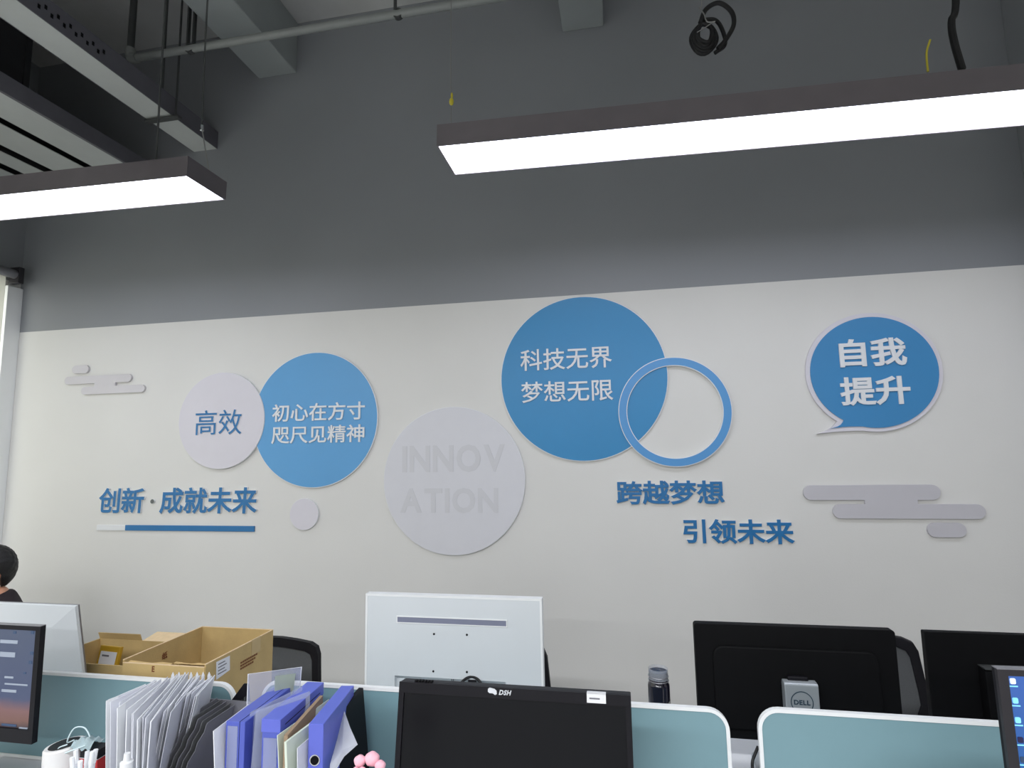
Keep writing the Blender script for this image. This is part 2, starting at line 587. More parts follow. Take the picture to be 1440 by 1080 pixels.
# ------------------------------------------------------------------ pendant lamps
def lamp(label, x0, x1, z0, z1, y0=2.0, wd=0.245, h=0.088, wires=()):
    L = x1 - x0
    t = thing('pendant_lamp', label, 'lamp', (x0, y0, z0), (0, -math.atan2(z1 - z0, L), 0), 'linear pendant lamps')
    b = nb()
    th = 0.006
    box(b, 0, L, 0, th, 0, h); box(b, 0, L, wd - th, wd, 0, h)
    box(b, 0, th, th, wd - th, 0, h); box(b, L - th, L, th, wd - th, 0, h)
    box(b, th, L - th, th, wd - th, h - th, h)
    obj('housing', b, M['lamp_house'], t)
    b = nb(); box(b, th, L - th, th, wd - th, 0.003, 0.010)
    obj('diffuser', b, M['lamp_on'], t)['label'] = 'glowing white diffuser'
    return t


l1 = lamp('left linear pendant lamp, cut by the left edge, its dark end cap showing', -3.87, -1.768, 2.925, 2.888)
l2 = lamp('right linear pendant lamp, longer, running out of the right edge', -0.660, 2.30, 2.885, 2.814)


def hang(label, pts, r, m='wire', name='suspension_wire', bead=None):
    t = thing(name, label, 'wire', pts[0])
    P = [tuple(np.array(p) - np.array(pts[0])) for p in pts]
    b = nb(); tube(b, spline(P, 6) if len(P) > 2 else P, r, 8)
    obj('wire_strand', b, M[m], t, smooth=True)
    if bead is not None:
        c = np.array(bead) - np.array(pts[0])
        b = nb(); ball(b, c, 0.011, 2, (0.9, 0.7, 1.6)); ball(b, c + np.array((0.002, 0, 0.026)), 0.006, 2, (0.8, .8, 2.4))
        obj('cable_gripper', b, M['yellow'], t, smooth=True)['label'] = 'yellow gripper'
    return t


a = onY(635, 172, 2.12)
hang('thin steel wire with yellow gripper holding the left end of the right lamp', [(a[0], 2.12, 2.972), (a[0] - 0.002, 2.12, 3.3), (a[0] + 0.01, 2.12, ZS)], 0.0022,
     bead=(a[0], 2.12, onY(634, 143, 2.12)[2]))
a = onY(294, 235, 2.13); a2 = onY(284, 180, 2.13)
hang('pale wire slanting to the end of the left lamp beside the trunking end', [(a[0], 2.13, 2.974), tuple(a2)], 0.003)
hang('dark cable dropping from the ceiling to the end of the left lamp', [tuple(a2), (a2[0] - 0.005, 2.13, 3.6), (a2[0] + 0.0, 2.13, ZS)], 0.004, 'rod')
b = nb(); 
g = thing('wire_gripper', 'small steel gripper joining dark cable and pale wire above left lamp', 'gripper', tuple(a2))
tube(b, [(0, 0, -0.012), (0, 0, 0.012)], 0.008, 10)
obj('sleeve', b, M['chrome'], g)
a = onY(220, 215, 2.12)
hang('straight steel rod standing over the left lamp, left one of two with ceiling anchors', [(a[0], 2.12, 2.975), (a[0], 2.12, ZS)], 0.0045, 'rod', 'ceiling_rod')
hang('stub of yellow wire sticking up from the right lamp', [tuple(onY(1305, 101, 2.1)), tuple(onY(1303, 75, 2.1)), tuple(onY(1308, 56, 2.1))], 0.0035, 'yellow', 'wire_stub')
a = [onY(1353, 98, 2.12), onY(1342, 60, 2.12), onY(1338, 30, 2.12), onY(1344, -10, 2.12)]
hang('thick black power cable entering the right lamp from above', [tuple(v) for v in a] + [(a[3][0] + 0.03, 2.12, 3.9), (a[3][0], 2.12, ZS)], 0.012, 'black_rubber', 'power_cable')

# coil of black cable hung from the ceiling
cc = onY(1000, 40, 2.2)
ck = thing('cable_coil', 'bundle of black cable coiled and hung by a wire near the top centre', 'cable', tuple(cc))
random.seed(3)
b = nb()
for k in range(5):
    pts = []
    ph = random.uniform(0, 6)
    for i in range(25):
        t = 2 * math.pi * i / 24
        pts.append((-0.028 + (0.026 + 0.006 * k) * math.cos(t), 0.008 * k - 0.02, -0.032 + (0.038 + 0.006 * k) * math.sin(t) + 0.004 * math.sin(3 * t + ph)))
    tube(b, pts, 0.0075, 8)
obj('coil', b, M['black_rubber'], ck, smooth=True)
b = nb()
tube(b, spline([(-0.04, 0, 0.03), (-0.015, 0, 0.085), (0.035, 0, 0.105), (0.08, 0, 0.06), (0.085, 0, 0.0), (0.05, 0, -0.06), (0.02, 0.0, -0.09)], 8), 0.009, 10)
tube(b, spline([(-0.03, 0.01, 0.05), (0.02, 0.01, 0.04), (0.045, 0.01, -0.01), (0.05, 0.01, -0.07), (0.01, 0.01, -0.1)], 8), 0.008, 10)
obj('loose_loop', b, M['black_rubber'], ck, smooth=True)
b = nb(); tube(b, spline([(-0.03, -0.03, ZS - cc[2]), (-0.032, -0.03, 0.3), (-0.035, -0.03, 0.09), (-0.045, -0.03, 0.075), (-0.03, -0.035, 0.04), (-0.02, -0.035, 0.005), (0.01, -0.035, -0.0)], 8), 0.0025, 6)
tube(b, spline([(0.0, -0.036, -0.003), (-0.03, -0.036, -0.02), (-0.06, -0.036, -0.035)], 5), 0.002, 6)
obj('tie_wire', b, M['wire'], ck)

# ------------------------------------------------------------------ wall decoration
GLYPH = {}


def glyph(ch, off):
    """(verts, faces) of one flat character, size 1"""
    k = (ch, off)
    if k not in GLYPH:
        c = bpy.data.curves.new('txt', 'FONT')
        c.body = ch
        c.size = 1.0
        c.extrude = 0.5
        c.bevel_depth = off
        c.bevel_resolution = 0
        c.resolution_u = 3
        o = bpy.data.objects.new('txt', c)
        COL.objects.link(o)
        bpy.context.view_layer.update()
        me = bpy.data.meshes.new_from_object(o.evaluated_get(bpy.context.evaluated_depsgraph_get()))
        GLYPH[k] = ([tuple(v.co) for v in me.vertices], [tuple(p.vertices) for p in me.polygons])
        bpy.data.objects.remove(o)
        bpy.data.curves.remove(c)
        bpy.data.meshes.remove(me)
    return GLYPH[k]


def lettering(text, x0, x1, z0, z1, y, th, m_face, m_side, parent, off=0.0, adv=None, name='character', shear=0.0, latin=False):
    """characters of a line fitted into the rectangle x0..x1, z0..z1 of the plane y (front at y - th)"""
    pos = 0.0
    items = []
    for i, ch in enumerate(text):
        v, f = glyph(ch, off)
        w_ = max(p[0] for p in v) - min(p[0] for p in v)
        mn = min(p[0] for p in v)
        if adv:
            a_ = adv[i]
            items.append((v, f, pos + a_ / 2 - mn - w_ / 2 if w_ < 0.4 else pos + (a_ - 1) / 2))
            pos += a_
        elif latin:
            items.append((v, f, pos - mn))
            pos += w_ + 0.09
        else:
            items.append((v, f, pos))
            pos += 1.0
    X = [p[0] + d for v, f, d in items for p in v]
    Z = [p[1] for v, f, d in items for p in v]
    sx = (x1 - x0) / (max(X) - min(X))
    sz = (z1 - z0) / (max(Z) - min(Z))
    ax, az = min(X), min(Z)
    px, pyy, pz_ = parent.location
    for v, f, d in items:
        me = bpy.data.meshes.new(name)
        cx = sum(p[0] for p in v) / len(v) + d
        ox = x0 + (cx - ax) * sx
        co = []
        for p in v:
            zz = z0 + (p[1] - az) * sz
            xx = x0 + (p[0] + d - ax) * sx + shear * (zz - z0)
            yy = y - th / 2 - p[2] * th
            co.append((xx - px, yy - pyy, zz - pz_))
        me.from_pydata(co, [], f)
        me.materials.append(M['pvc_dot'] if len(text) > 1 and max(p[0] for p in v) - min(p[0] for p in v) < 0.3 and not latin else m_face)
        me.materials.append(m_side)
        me.update()
        for p in me.polygons:
            if abs(p.normal.y) < 0.35:
                p.material_index = 1
        o = bpy.data.objects.new(name, me)
        COL.objects.link(o)
        o.parent = parent


def wbox(l, r, tl, tr, bl, br_, Y=WY):
    """pixel corners of a line of writing -> rectangle on the wall"""
    A, B, C, D = onY(l, tl, Y), onY(r, tr, Y), onY(l, bl, Y), onY(r, br_, Y)
    return (A[0] + C[0]) / 2, (B[0] + D[0]) / 2, (C[2] + D[2]) / 2, (A[2] + B[2]) / 2


def wcirc(l, r, t, b_, Y=WY):
    cx, cz = (l + r) / 2, (t + b_) / 2
    L, R_, T, B_ = onY(l, cz, Y), onY(r, cz, Y), onY(cx, t, Y), onY(cx, b_, Y)
    return (L[0] + R_[0]) / 2, (T[2] + B_[2]) / 2, ((R_[0] - L[0]) + (T[2] - B_[2])) / 4


def disc(label, ext, m_face, th=0.012, rim=0.005, y=WY, m_rim=None):
    cx, cz, r = wcirc(*ext)
    t = thing('wall_disc', label, 'wall disc', (cx, y, cz))
    b = nb(); prism(b, circ(0, 0, r), -th, 0)
    obj('backing', b, m_rim or M['pvc_white'], t, bevel=0.0015)
    b = nb(); prism(b, circ(0, 0, r - rim), -th - 0.0012, -th)
    obj('face', b, m_face, t)
    return t, r


d_blue, _ = disc('light blue wall disc with two rows of five white characters', (359, 531, 494, 688), M['blue_left'])
lettering('初心在方寸', *wbox(385.4, 515, 568.4, 565, 592.8, 591), WY - 0.0132, 0.006, M['pvc_white'], M['pvc_white'], d_blue, 0.012)
lettering('咫尺见精神', *wbox(384.3, 514.3, 599.4, 597.4, 623.4, 622.9), WY - 0.0132, 0.006, M['pvc_white'], M['pvc_white'], d_blue, 0.012)

d_small, _ = disc('pale lilac wall disc with two blue characters, overlapping the light blue disc', (255.5, 373, 523, 661), M['pvc_lilac'], th=0.017, rim=0.002)
lettering('高效', *wbox(278.4, 343.3, 577.5, 576, 612, 611), WY - 0.0182, 0.005, M['blue_letter'], M['pvc_white'], d_small, 0.004)

d_inno, _ = disc('big pale grey wall disc with raised grey capital letters', (541, 739, 572, 781), M['pvc_grey'], rim=0.003)
lettering('INNOV', *wbox(567, 711, 626, 625, 664, 664), WY - 0.0132, 0.0016, M['pvc_letter_grey'], M['pvc_letter_grey'], d_inno, 0.03, name='letter', latin=True)
lettering('ATION', *wbox(564.4, 701.5, 686, 686, 721.5, 721), WY - 0.0132, 0.0016, M['pvc_letter_grey'], M['pvc_letter_grey'], d_inno, 0.03, name='letter', latin=True)

d_big, _ = disc('largest, deep blue wall disc with two rows of four white characters', (704.5, 940, 417.3, 649), M['blue_big'])
lettering('科技无界', *wbox(732.6, 860.4, 492.6, 487, 522, 518), WY - 0.0132, 0.006, M['pvc_white'], M['pvc_white'], d_big, 0.008)
lettering('梦想无限', *wbox(733.7, 862.2, 537.8, 533.3, 567.4, 563), WY - 0.0132, 0.006, M['pvc_white'], M['pvc_white'], d_big, 0.008)

d_tiny, _ = disc('smallest white wall disc, plain, below the light blue disc', (409.5, 448.8, 700, 745.8), M['pvc_lilac'], rim=0.002)

# ring
cx, cz, r = wcirc(869.5, 1029, 503, 656.5)
_, _, ri = wcirc(882, 1015.6, 514.5, 643.7)
t = thing('wall_ring', 'blue ring overlapping the right side of the largest blue disc', 'wall ring', (cx, WY, cz))
b = nb(); ring(b, circ(0, 0, r), circ(0, 0, ri), -0.022, -0.0)
obj('backing', b, M['pvc_white'], t)
b = nb(); ring(b, circ(0, 0, r - 0.004), circ(0, 0, ri + 0.004), -0.0235, -0.022)
obj('face', b, M['blue_ring'], t)

# free standing slogans
def slogan(label, text, wb, off, adv=None, shear=0.0):
    x0, x1, z0, z1 = wb
    t = thing('wall_slogan', label, 'wall lettering', ((x0 + x1) / 2, WY, z0))
    lettering(text, x0, x1, z0, z1, WY, 0.012, M['blue_letter'], M['pvc_white'], t, off, adv, shear=shear)
    return t


t = slogan('blue slogan 创新·成就未来 in tall slanted characters above the blue and white bar', '创新·成就未来', wbox(140.5, 363, 686, 684.5, 722.5, 722.5), 0.023,
           adv=[0.95, 1.02, 0.66, 0.98, 1.0, 1.0, 1.0], shear=0.04)
slogan('blue slogan 跨越梦想 below the ring', '跨越梦想', wbox(866.5, 1018.2, 675.6, 675.6, 709.6, 709.6), 0.026)
slogan('blue slogan 引领未来, lowest and furthest right of the slogans', '引领未来', wbox(960.4, 1116, 729.6, 729.6, 764.6, 764.6), 0.026)
# underline bar
x0, x1, z0, z1 = wbox(137.5, 358.7, 738.7, 738.7, 746.4, 746.4)
xm = onY(177.5, 742, WY)[0]
t = thing('underline_bar', 'long thin bar, short white end and long blue end, under the left slogan', 'wall bar', (xm, WY, z0))
b = nb(); box(b, x0 - xm, 0, -0.009, 0, 0, z1 - z0)
obj('white_end', b, M['pvc_white'], t, bevel=0.001)
b = nb(); box(b, 0, x1 - xm, -0.009, 0, 0, z1 - z0)
obj('blue_end', b, M['blue_letter'], t, bevel=0.001)['label'] = 'blue end'

# speech bubble
def bubble_outline(l, r_, t_, b_, tip, a1, a2):
    cx_, cz_ = (l + r_) / 2, (t_ + b_) / 2
    A, B = onY(l, cz_, WY), onY(r_, cz_, WY)
    T, U = onY(cx_, t_, WY), onY(cx_, b_, WY)
    ox, oz = (A[0] + B[0]) / 2, (T[2] + U[2]) / 2
    rx, rz = (B[0] - A[0]) / 2, (T[2] - U[2]) / 2
    tp = onY(tip[0], tip[1], WY)
    pts = []
    N = 90
    for i in range(N + 1):
        ang = math.radians(a2 + (360 - (a2 - a1)) * i / N)
        pts.append((ox + rx * math.cos(ang), oz + rz * math.sin(ang)))
    s = pts[-1]
    e = pts[0]
    k = 5
    tail = []
    for i in range(1, k):
        f = i / k
        tail.append((s[0] + (tp[0] - s[0]) * f + 0.012 * math.sin(math.pi * f), s[1] + (tp[2] - s[1]) * f - 0.006 * math.sin(math.pi * f)))
    tail.append((tp[0], tp[2]))
    for i in range(1, k):
        f = i / k
        tail.append((tp[0] + (e[0] - tp[0]) * f, tp[2] + (e[1] - tp[2]) * f + 0.004 * math.sin(math.pi * f)))
    return ox, oz, pts + tail


ox, oz, P1 = bubble_outline(1131.5, 1324.5, 440.5, 607.5, (1147, 610.5), 234, 258)
_, _, P2 = bubble_outline(1137.8, 1318, 446.5, 602, (1165, 603), 238, 256)
t = thing('speech_bubble', 'blue speech bubble sign with pale border and four characters', 'wall sign', (ox, WY, oz))
b = nb(); prism(b, [(x - ox, z - oz) for x, z in P1], -0.014, 0)
obj('border', b, M['pvc_lilac'], t, bevel=0.0015)['label'] = 'pale border'
b = nb(); prism(b, [(x - ox, z - oz) for x, z in P2], -0.019, -0.014)
obj('face', b, M['blue_bubble'], t)
lettering('自我', *wbox(1177.8, 1271, 480, 473.5, 518, 514), WY - 0.019, 0.008, M['pvc_white'], M['pvc_white'], t, 0.026)
lettering('提升', *wbox(1179, 1276.7, 532, 528, 572, 568.5), WY - 0.019, 0.008, M['pvc_white'], M['pvc_white'], t, 0.026)


# clouds
def pill(name, l, r_, tl, tr2, bl, br2, th, m, parent=None, conn=None):
    x0, x1, z0, z1 = wbox(l, r_, tl, tr2, bl, br2)
    return x0, x1, z0, z1


def cloud(label, bars, conn, m, th=0.014):
    rects = [wbox(*q) for q in bars]
    cx_ = sum(q[0] + q[1] for q in rects) / 4
    z_ = rects[1][2]
    t = thing('wall_cloud', label, 'wall cloud', (cx_, WY, z_))
    b = nb()
    # one outline: two staggered bars joined by a neck
    (a0, a1, az0, az1), (c0, c1, cz0, cz1) = rects
    k0, k1 = onY(conn[0], conn[2], WY)[0], onY(conn[1], conn[2], WY)[0]

    def arc(x, z, r, a, b_, n=10):
        return [(x + r * math.cos(math.radians(a + (b_ - a) * i / n)), z + r * math.sin(math.radians(a + (b_ - a) * i / n))) for i in range(n + 1)]
    ra, rc = (az1 - az0) / 2, (cz1 - cz0) / 2
    out = arc(a0 + ra, az0 + ra, ra, 90, 270) + [(k0, az0), (k0, cz1)] + arc(c0 + rc, cz0 + rc, rc, 90, 270) \
        + arc(c1 - rc, cz0 + rc, rc, -90, 90) + [(k1, cz1), (k1, az0)] + arc(a1 - ra, az0 + ra, ra, -90, 90)
    prism(b, [(x - cx_, z - z_) for x, z in out], -th, 0)
    obj('cloud_plate', b, m, t, bevel=0.0015)
    return t


def capsule(label, q, m, th=0.014):
    x0, x1, z0, z1 = wbox(*q)
    t = nb()
    cx_ = (x0 + x1) / 2
    prism(t, [(x - cx_, z - z0) for x, z in rrect(x0, x1, z0, z1, (z1 - z0) / 2 - 0.0005, 8)], -th, 0)
    o = obj('wall_capsule', t, m, None, bevel=0.0015, loc=(cx_, WY, z0))
    return tag(o, label, 'wall cloud')


cloud('grey stylised cloud of two joined bars below the speech bubble', [(1128.5, 1321, 682, 681.5, 703.5, 702.5), (1170, 1384, 709, 708.5, 730, 728.5)], (1214.8, 1289, 706), M['pvc_cloud'])
capsule('small grey capsule just under the grey stylised cloud on the right', (1302.6, 1357, 735, 734.5, 755.5, 755), M['pvc_cloud'])
cloud('pale stylised cloud of two joined bars at the far left of the wall', [(93.3, 187, 530.5, 526, 541.5, 537), (116.7, 205.5, 544.5, 541, 555.5, 551.5)], (135, 164.4, 541), M['pvc_left_cloud'])
capsule('small pale capsule above the cloud at the far left of the wall', (104, 127, 514.5, 513.8, 526, 525), M['pvc_left_cloud'])

# ------------------------------------------------------------------ desks and partitions
PYY = 1.62
ZD = 0.75


def desk(label, xa, xb, ya, yb):
    t = thing('desk', label, 'desk', ((xa + xb) / 2, (ya + yb) / 2, 0), group='white office desks')
    hw, hd = (xb - xa) / 2, (yb - ya) / 2
    b = nb(); box(b, -hw, hw, -hd, hd, ZD - 0.025, ZD)
    obj('desktop', b, M['desk'], t, bevel=0.003)
    for sx in (-1, 1):
        for sy in (-1, 1):
            b = nb(); box(b, sx * (hw - 0.05) - 0.02, sx * (hw - 0.05) + 0.02, sy * (hd - 0.06) - 0.02, sy * (hd - 0.06) + 0.02, 0, ZD - 0.025)
            obj('leg', b, M['metal_leg'], t, bevel=0.002)
    b = nb(); box(b, -hw + 0.07, hw - 0.07, -0.02, 0.02, ZD - 0.085, ZD - 0.025)
    obj('crossbar', b, M['metal_leg'], t)
    return t


ends = [(-2.60, -1.145), (-1.135, 0.265), (0.275, 1.70)]
names = ['left', 'middle', 'right']
for (xa, xb), nm in zip(ends, names):
    desk('white near desk at the %s, this side of the teal divider' % nm, xa, xb, 0.98, 1.606)
    desk('white far desk at the %s, beyond the teal divider' % nm, xa, xb, 1.634, 2.26)


def partition(label, xa, xb, z0, z1, ztop2=None):
    t = thing('desk_partition', label, 'divider', ((xa + xb) / 2, PYY, z0), group='teal desk dividers')
    hw = (xb - xa) / 2
    h = z1 - z0
    fw = 0.009
    O = rrect(-hw, hw, 0, h, 0.052, 8, (0, 0, 1, 1))
    I = rrect(-hw + fw, hw - fw, fw, h - fw, 0.042, 8, (0, 0, 1, 1))
    b = nb(); ring(b, O, I, -0.007, 0.007)
    obj('frame', b, M['frame_white'], t, smooth=False)
    b = nb(); prism(b, I, -0.004, 0.004)
    obj('panel', b, M['partition'], t)
    for xx in (-hw + 0.15, hw - 0.15):
        b = nb(); box(b, xx - 0.02, xx + 0.02, -0.011, 0.011, -0.09, 0.0)
        obj('clamp', b, M['metal_leg'], t)
    return t


zt = onY(60, 944, PYY)[2]
pxa = onY(331, 990, PYY)[0]
pxb = onY(1026, 1030, PYY)[0]
pxc = onY(1066, 1030, PYY)[0]
partition('pale teal desk divider with white frame on the left, behind the milky folders', -2.58, pxa, ZD + 0.005, onY(200, 952.5, PYY)[2])
partition('pale teal desk divider behind the black monitor with the logo', pxa + 0.09, pxb, ZD + 0.005, onY(920, 990, PYY)[2])
partition('pale teal desk divider furthest right, beside the blue screen', pxc, 1.69, ZD + 0.005, onY(1240, 1004.5, PYY)[2])

# ------------------------------------------------------------------ monitors


def stand(t, m, zb, depth_dir, zmid, w_=0.07, base=(0.24, 0.19)):
    """neck + base behind the panel. depth_dir: +1 when the back points to +y"""
    b = nb(); box(b, -w_ / 2, w_ / 2, depth_dir * 0.045 - 0.012, depth_dir * 0.045 + 0.012, 0.012, zmid)
    obj('neck', b, m, t, bevel=0.004)
    b = nb()
    prism(b, rrect(-base[0] / 2, base[0] / 2, -base[1] / 2, base[1] / 2, 0.03, 5), 0, 0.012, 'xy')
    obj('base', b, m, t, bevel=0.003)
    b = nb(); box(b, -0.05, 0.05, min(depth_dir * 0.012, depth_dir * 0.045), max(depth_dir * 0.012, depth_dir * 0.045), zmid - 0.09, zmid - 0.01)
    obj('mount', b, m, t, bevel=0.003)


# --- black monitor with logo, facing us (screen off)
xa, xb = onY(563, 958, 1.42)[0], onY(887, 977, 1.42)[0]
zt = (onY(563, 958, 1.42)[2] + onY(887, 977, 1.42)[2]) / 2
H = 0.345
W = xb - xa
tilt = math.radians(9)
t = thing('monitor', 'black monitor facing the camera, screen off, pale logo and sticker on its top edge', 'monitor', ((xa + xb) / 2, 1.42, ZD))
zc = zt - ZD
rotm = (-tilt, 0, 0)


def mpart(name, b, m, **k):
    return obj(name, b, m, t, loc=(0, 0, zc), rot=rotm, **k)


b = nb(); box(b, -W / 2, W / 2, 0.0, 0.035, -H, 0)
mpart('casing', b, M['black'], bevel=0.003)
b = nb(); ring(b, [(-W / 2, -H), (W / 2, -H), (W / 2, 0), (-W / 2, 0)], [(-W / 2 + .013, -H + .02), (W / 2 - .013, -H + .02), (W / 2 - .013, -.024), (-W / 2 + .013, -.024)], -0.006, 0.0)
bz = mpart('bezel', b, M['black'])
b = nb(); box(b, -W / 2 + .013, W / 2 - .013, -0.002, 0.0, -H + .02, -0.024)
mpart('screen', b, M['black_gloss'])
# sticker
b = nb(); xs = (829 - 563) / 324 * W - W / 2; box(b, xs, xs + 0.044, -0.0075, -0.006, -0.020, 0.0005); box(b, xs, xs + 0.044, -0.0075, 0.01, -0.001, 0.0012)
mpart('sticker', b, M['sticker'])
b = nb(); box(b, xs + 0.006, xs + 0.03, -0.0082, -0.0075, -0.012, -0.009)
mpart('sticker_print', b, M['print_grey'])
# emblem + lettering on the bezel
b = nb()
ex = (693 - 563) / 324 * W - W / 2
pts = [(0, -0.004), (0.004, -0.001), (0.010, -0.002), (0.016, -0.003), (0.021, -0.007), (0.022, -0.014), (0.018, -0.0165), (0.012, -0.013), (0.004, -0.013), (0.0, -0.010)]
prism(b, [(ex + u, v) for u, v in pts], -0.0072, -0.006)
mpart('emblem', b, M['logo_pale'])


def flat_text(text, x0, x1, z0, z1, y, th, m, parent, loc, rot, off=0.0, shear=0.0, name='lettering'):
    pos = 0.0
    V, Fc = [], []
    for ch in text:
        v, f = glyph(ch, off)
        mn = min(p[0] for p in v); mxx = max(p[0] for p in v)
        base = len(V)
        V += [(p[0] - mn + pos, p[1], p[2]) for p in v]
        Fc += [tuple(i + base for i in q) for q in f]
        pos += mxx - mn + 0.08
    X = [p[0] for p in V]; Z = [p[1] for p in V]
    sx = (x1 - x0) / (max(X) - min(X)); sz = (z1 - z0) / (max(Z) - min(Z))
    co = [(x0 + (p[0] - min(X)) * sx + shear * ((p[1] - min(Z)) * sz), y - th / 2 - p[2] * th, z0 + (p[1] - min(Z)) * sz) for p in V]
    me = bpy.data.meshes.new(name)
    me.from_pydata(co, [], Fc)
    me.materials.append(m)
    o = bpy.data.objects.new(name, me)
    COL.objects.link(o)
    o.parent = parent
    o.location = loc
    o.rotation_euler = rot
    return o


flat_text('DSH', ex + 0.027, ex + 0.055, -0.0155, -0.0045, -0.006, 0.0012, M['logo_pale'], t, (0, 0, zc), rotm, 0.03, 0.25)
# row of small ridges on the left top
b = nb()
for i in range(6):
    xx = (585 - 563 + i * 4.5) / 324 * W - W / 2
    box(b, xx, xx + 0.005, -0.002, 0.012, -0.001, 0.004)
mpart('vent_ridge', b, M['black_matte'])['kind'] = 'stuff'
stand(t, M['black'], 0, 1, zc - 0.12)
t.location.y = 1.42

# --- white monitor, back towards us
YM = 1.9
xa = onY(517, 836, YM)[0]; xb = onY(762, 839, YM)[0]
zt = (onY(517, 836, YM)[2] + onY(762, 839, YM)[2]) / 2
W = xb - xa; H = 0.365
SHI = 0.001
xc = (xa + xb) / 2
t = thing('monitor', 'white monitor seen from behind at the centre, with a long slot and recessed ports', 'monitor', (xc, YM, ZD))
zc = zt - ZD


def wx(px, py):
    q = onY(px, py, YM)
    return q[0] - xc, q[2] - ZD


# back shell with bevelled edges and a recess: built as a frame of faces
b = nb()
r0x, r0z = wx(557, 948); r1x, _ = wx(712, 950)
rz1 = r0z; rz0 = zc - H + 0.05
box(b, -W / 2, r0x, -0.012, 0.012, zc - H, zc)
box(b, r1x, W / 2, -0.012, 0.012, zc - H, zc)
box(b, r0x, r1x, -0.012, 0.012, rz1, zc)
box(b, r0x, r1x, -0.012, 0.012, zc - H, rz0)
box(b, r0x, r1x, 0.004, 0.012, rz0, rz1)
bmesh.ops.remove_doubles(b, verts=b.verts, dist=1e-5)
obj('back_shell', b, M['mon_white'], t)
b = nb()
ring(b, [(-W / 2 - SHI, zc - H - SHI), (W / 2 + SHI, zc - H - SHI), (W / 2 + SHI, zc + SHI), (-W / 2 - SHI, zc + SHI)],
     [(-W / 2 + .006, zc - H + .006), (W / 2 - .006, zc - H + .006), (W / 2 - .006, zc - .006), (-W / 2 + .006, zc - .006)], -0.0132, 0.0175)
obj('edge_frame', b, M['frame_white'], t)
s0, s1 = wx(561, 870)[0], wx(713, 874)[0]
sz_, sz2 = wx(637, 868.5)[1], wx(637, 876)[1]
b = nb(); box(b, s0, s1, -0.0135, -0.012, sz2, sz_)
obj('slot', b, M['mon_slot'], t)['label'] = 'long grey ventilation slot'
b = nb()
ring(b, [(s0 - .003, sz2 - .003), (s1 + .003, sz2 - .003), (s1 + .003, sz_ + .003), (s0 - .003, sz_ + .003)], [(s0, sz2), (s1, sz2), (s1, sz_), (s0, sz_)], -0.0145, -0.012)
obj('slot_rim', b, M['frame_white'], t)
for px, py in ((612, 890), (658, 891), (611, 942), (658, 943)):
    u, v = wx(px, py)
    b = nb(); prism(b, circ(u, v, 0.0035, n=12), -0.0135, -0.0118)
    obj('screw_hole', b, M['black'], t)
b = nb()
u, v = wx(636, 953)
ring(b, [(u - .004, v - .014), (u + .004, v - .014), (u + .004, v), (u - .004, v)], [(u - .0025, v - .0125), (u + .0025, v - .0125), (u + .0025, v - .0015), (u - .0025, v - .0015)], 0.001, 0.004)
obj('port', b, M['print_grey'], t)
b = nb(); box(b, -W / 2 + .008, W / 2 - .008, 0.012, 0.016, zc - H + .015, zc - .01)
obj('screen', b, M['black_gloss'], t)
b = nb(); box(b, -0.03, 0.03, -0.05, -0.012, 0.012, zc - H + 0.05)
obj('neck', b, M['frame_white'], t, bevel=0.004)
b = nb(); prism(b, rrect(-0.12, 0.12, -0.12, 0.09, 0.03, 5), 0, 0.012, 'xy')
obj('base', b, M['frame_white'], t, bevel=0.003)
u0, v0 = wx(648, 962); u1, v1 = wx(683, 962); um, vm = wx(665, 950)
cb = thing('signal_cable', 'black cable plugged into the back of the white monitor', 'cable', (xc + um, YM - 0.01, ZD + vm))
b = nb(); tube(b, spline([(u0 - um - 0.01, -0.02, -0.12), (u0 - um, -0.02, -0.04), (u0 - um + 0.012, -0.01, -0.012), (0, 0.0, 0), (u1 - um - 0.012, -0.01, -0.014), (u1 - um, -0.03, -0.05), (u1 - um + 0.02, -0.04, -0.14)], 8), 0.0045, 8)
obj('cord', b, M['black_rubber'], cb, smooth=True)
b = nb(); box(b, -0.013, 0.013, -0.006, 0.008, -0.055, -0.008)
obj('plug', b, M['black'], cb, bevel=0.003)

# --- black monitor with silver stand, back towards us
YM = 1.9
xa = onY(975, 877, YM)[0]; xb = onY(1256, 883, YM)[0]
zt = (onY(975, 877, YM)[2] + onY(1256, 883, YM)[2]) / 2
W = xb - xa; H = 0.325
t = thing('monitor', 'black monitor seen from behind with a silver stand marked DELL', 'monitor', ((xa + xb) / 2, YM, ZD))
zc = zt - ZD
b = nb(); prism(b, rrect(-W / 2, W / 2, zc - H, zc, 0.009, 4), -0.01, 0.02)
obj('casing', b, M['black_matte'], t, bevel=0.002)
b = nb(); prism(b, rrect(-W / 2 + .05, W / 2 - .05, zc - H + .03, zc - 0.06, 0.03, 4), -0.02, -0.01)
obj('back_bulge', b, M['black_matte'], t, bevel=0.006)
b = nb(); box(b, -W / 2 + .008, W / 2 - .008, 0.02, 0.022, zc - H + .015, zc - .008)
obj('screen', b, M['black_gloss'], t)
YS = 1.845
sa = onY(1104, 975, YS)[0] - t.location.x; sb = onY(1152, 975, YS)[0] - t.location.x
st = onY(1128, 962, YS)[2] - ZD
b = nb()
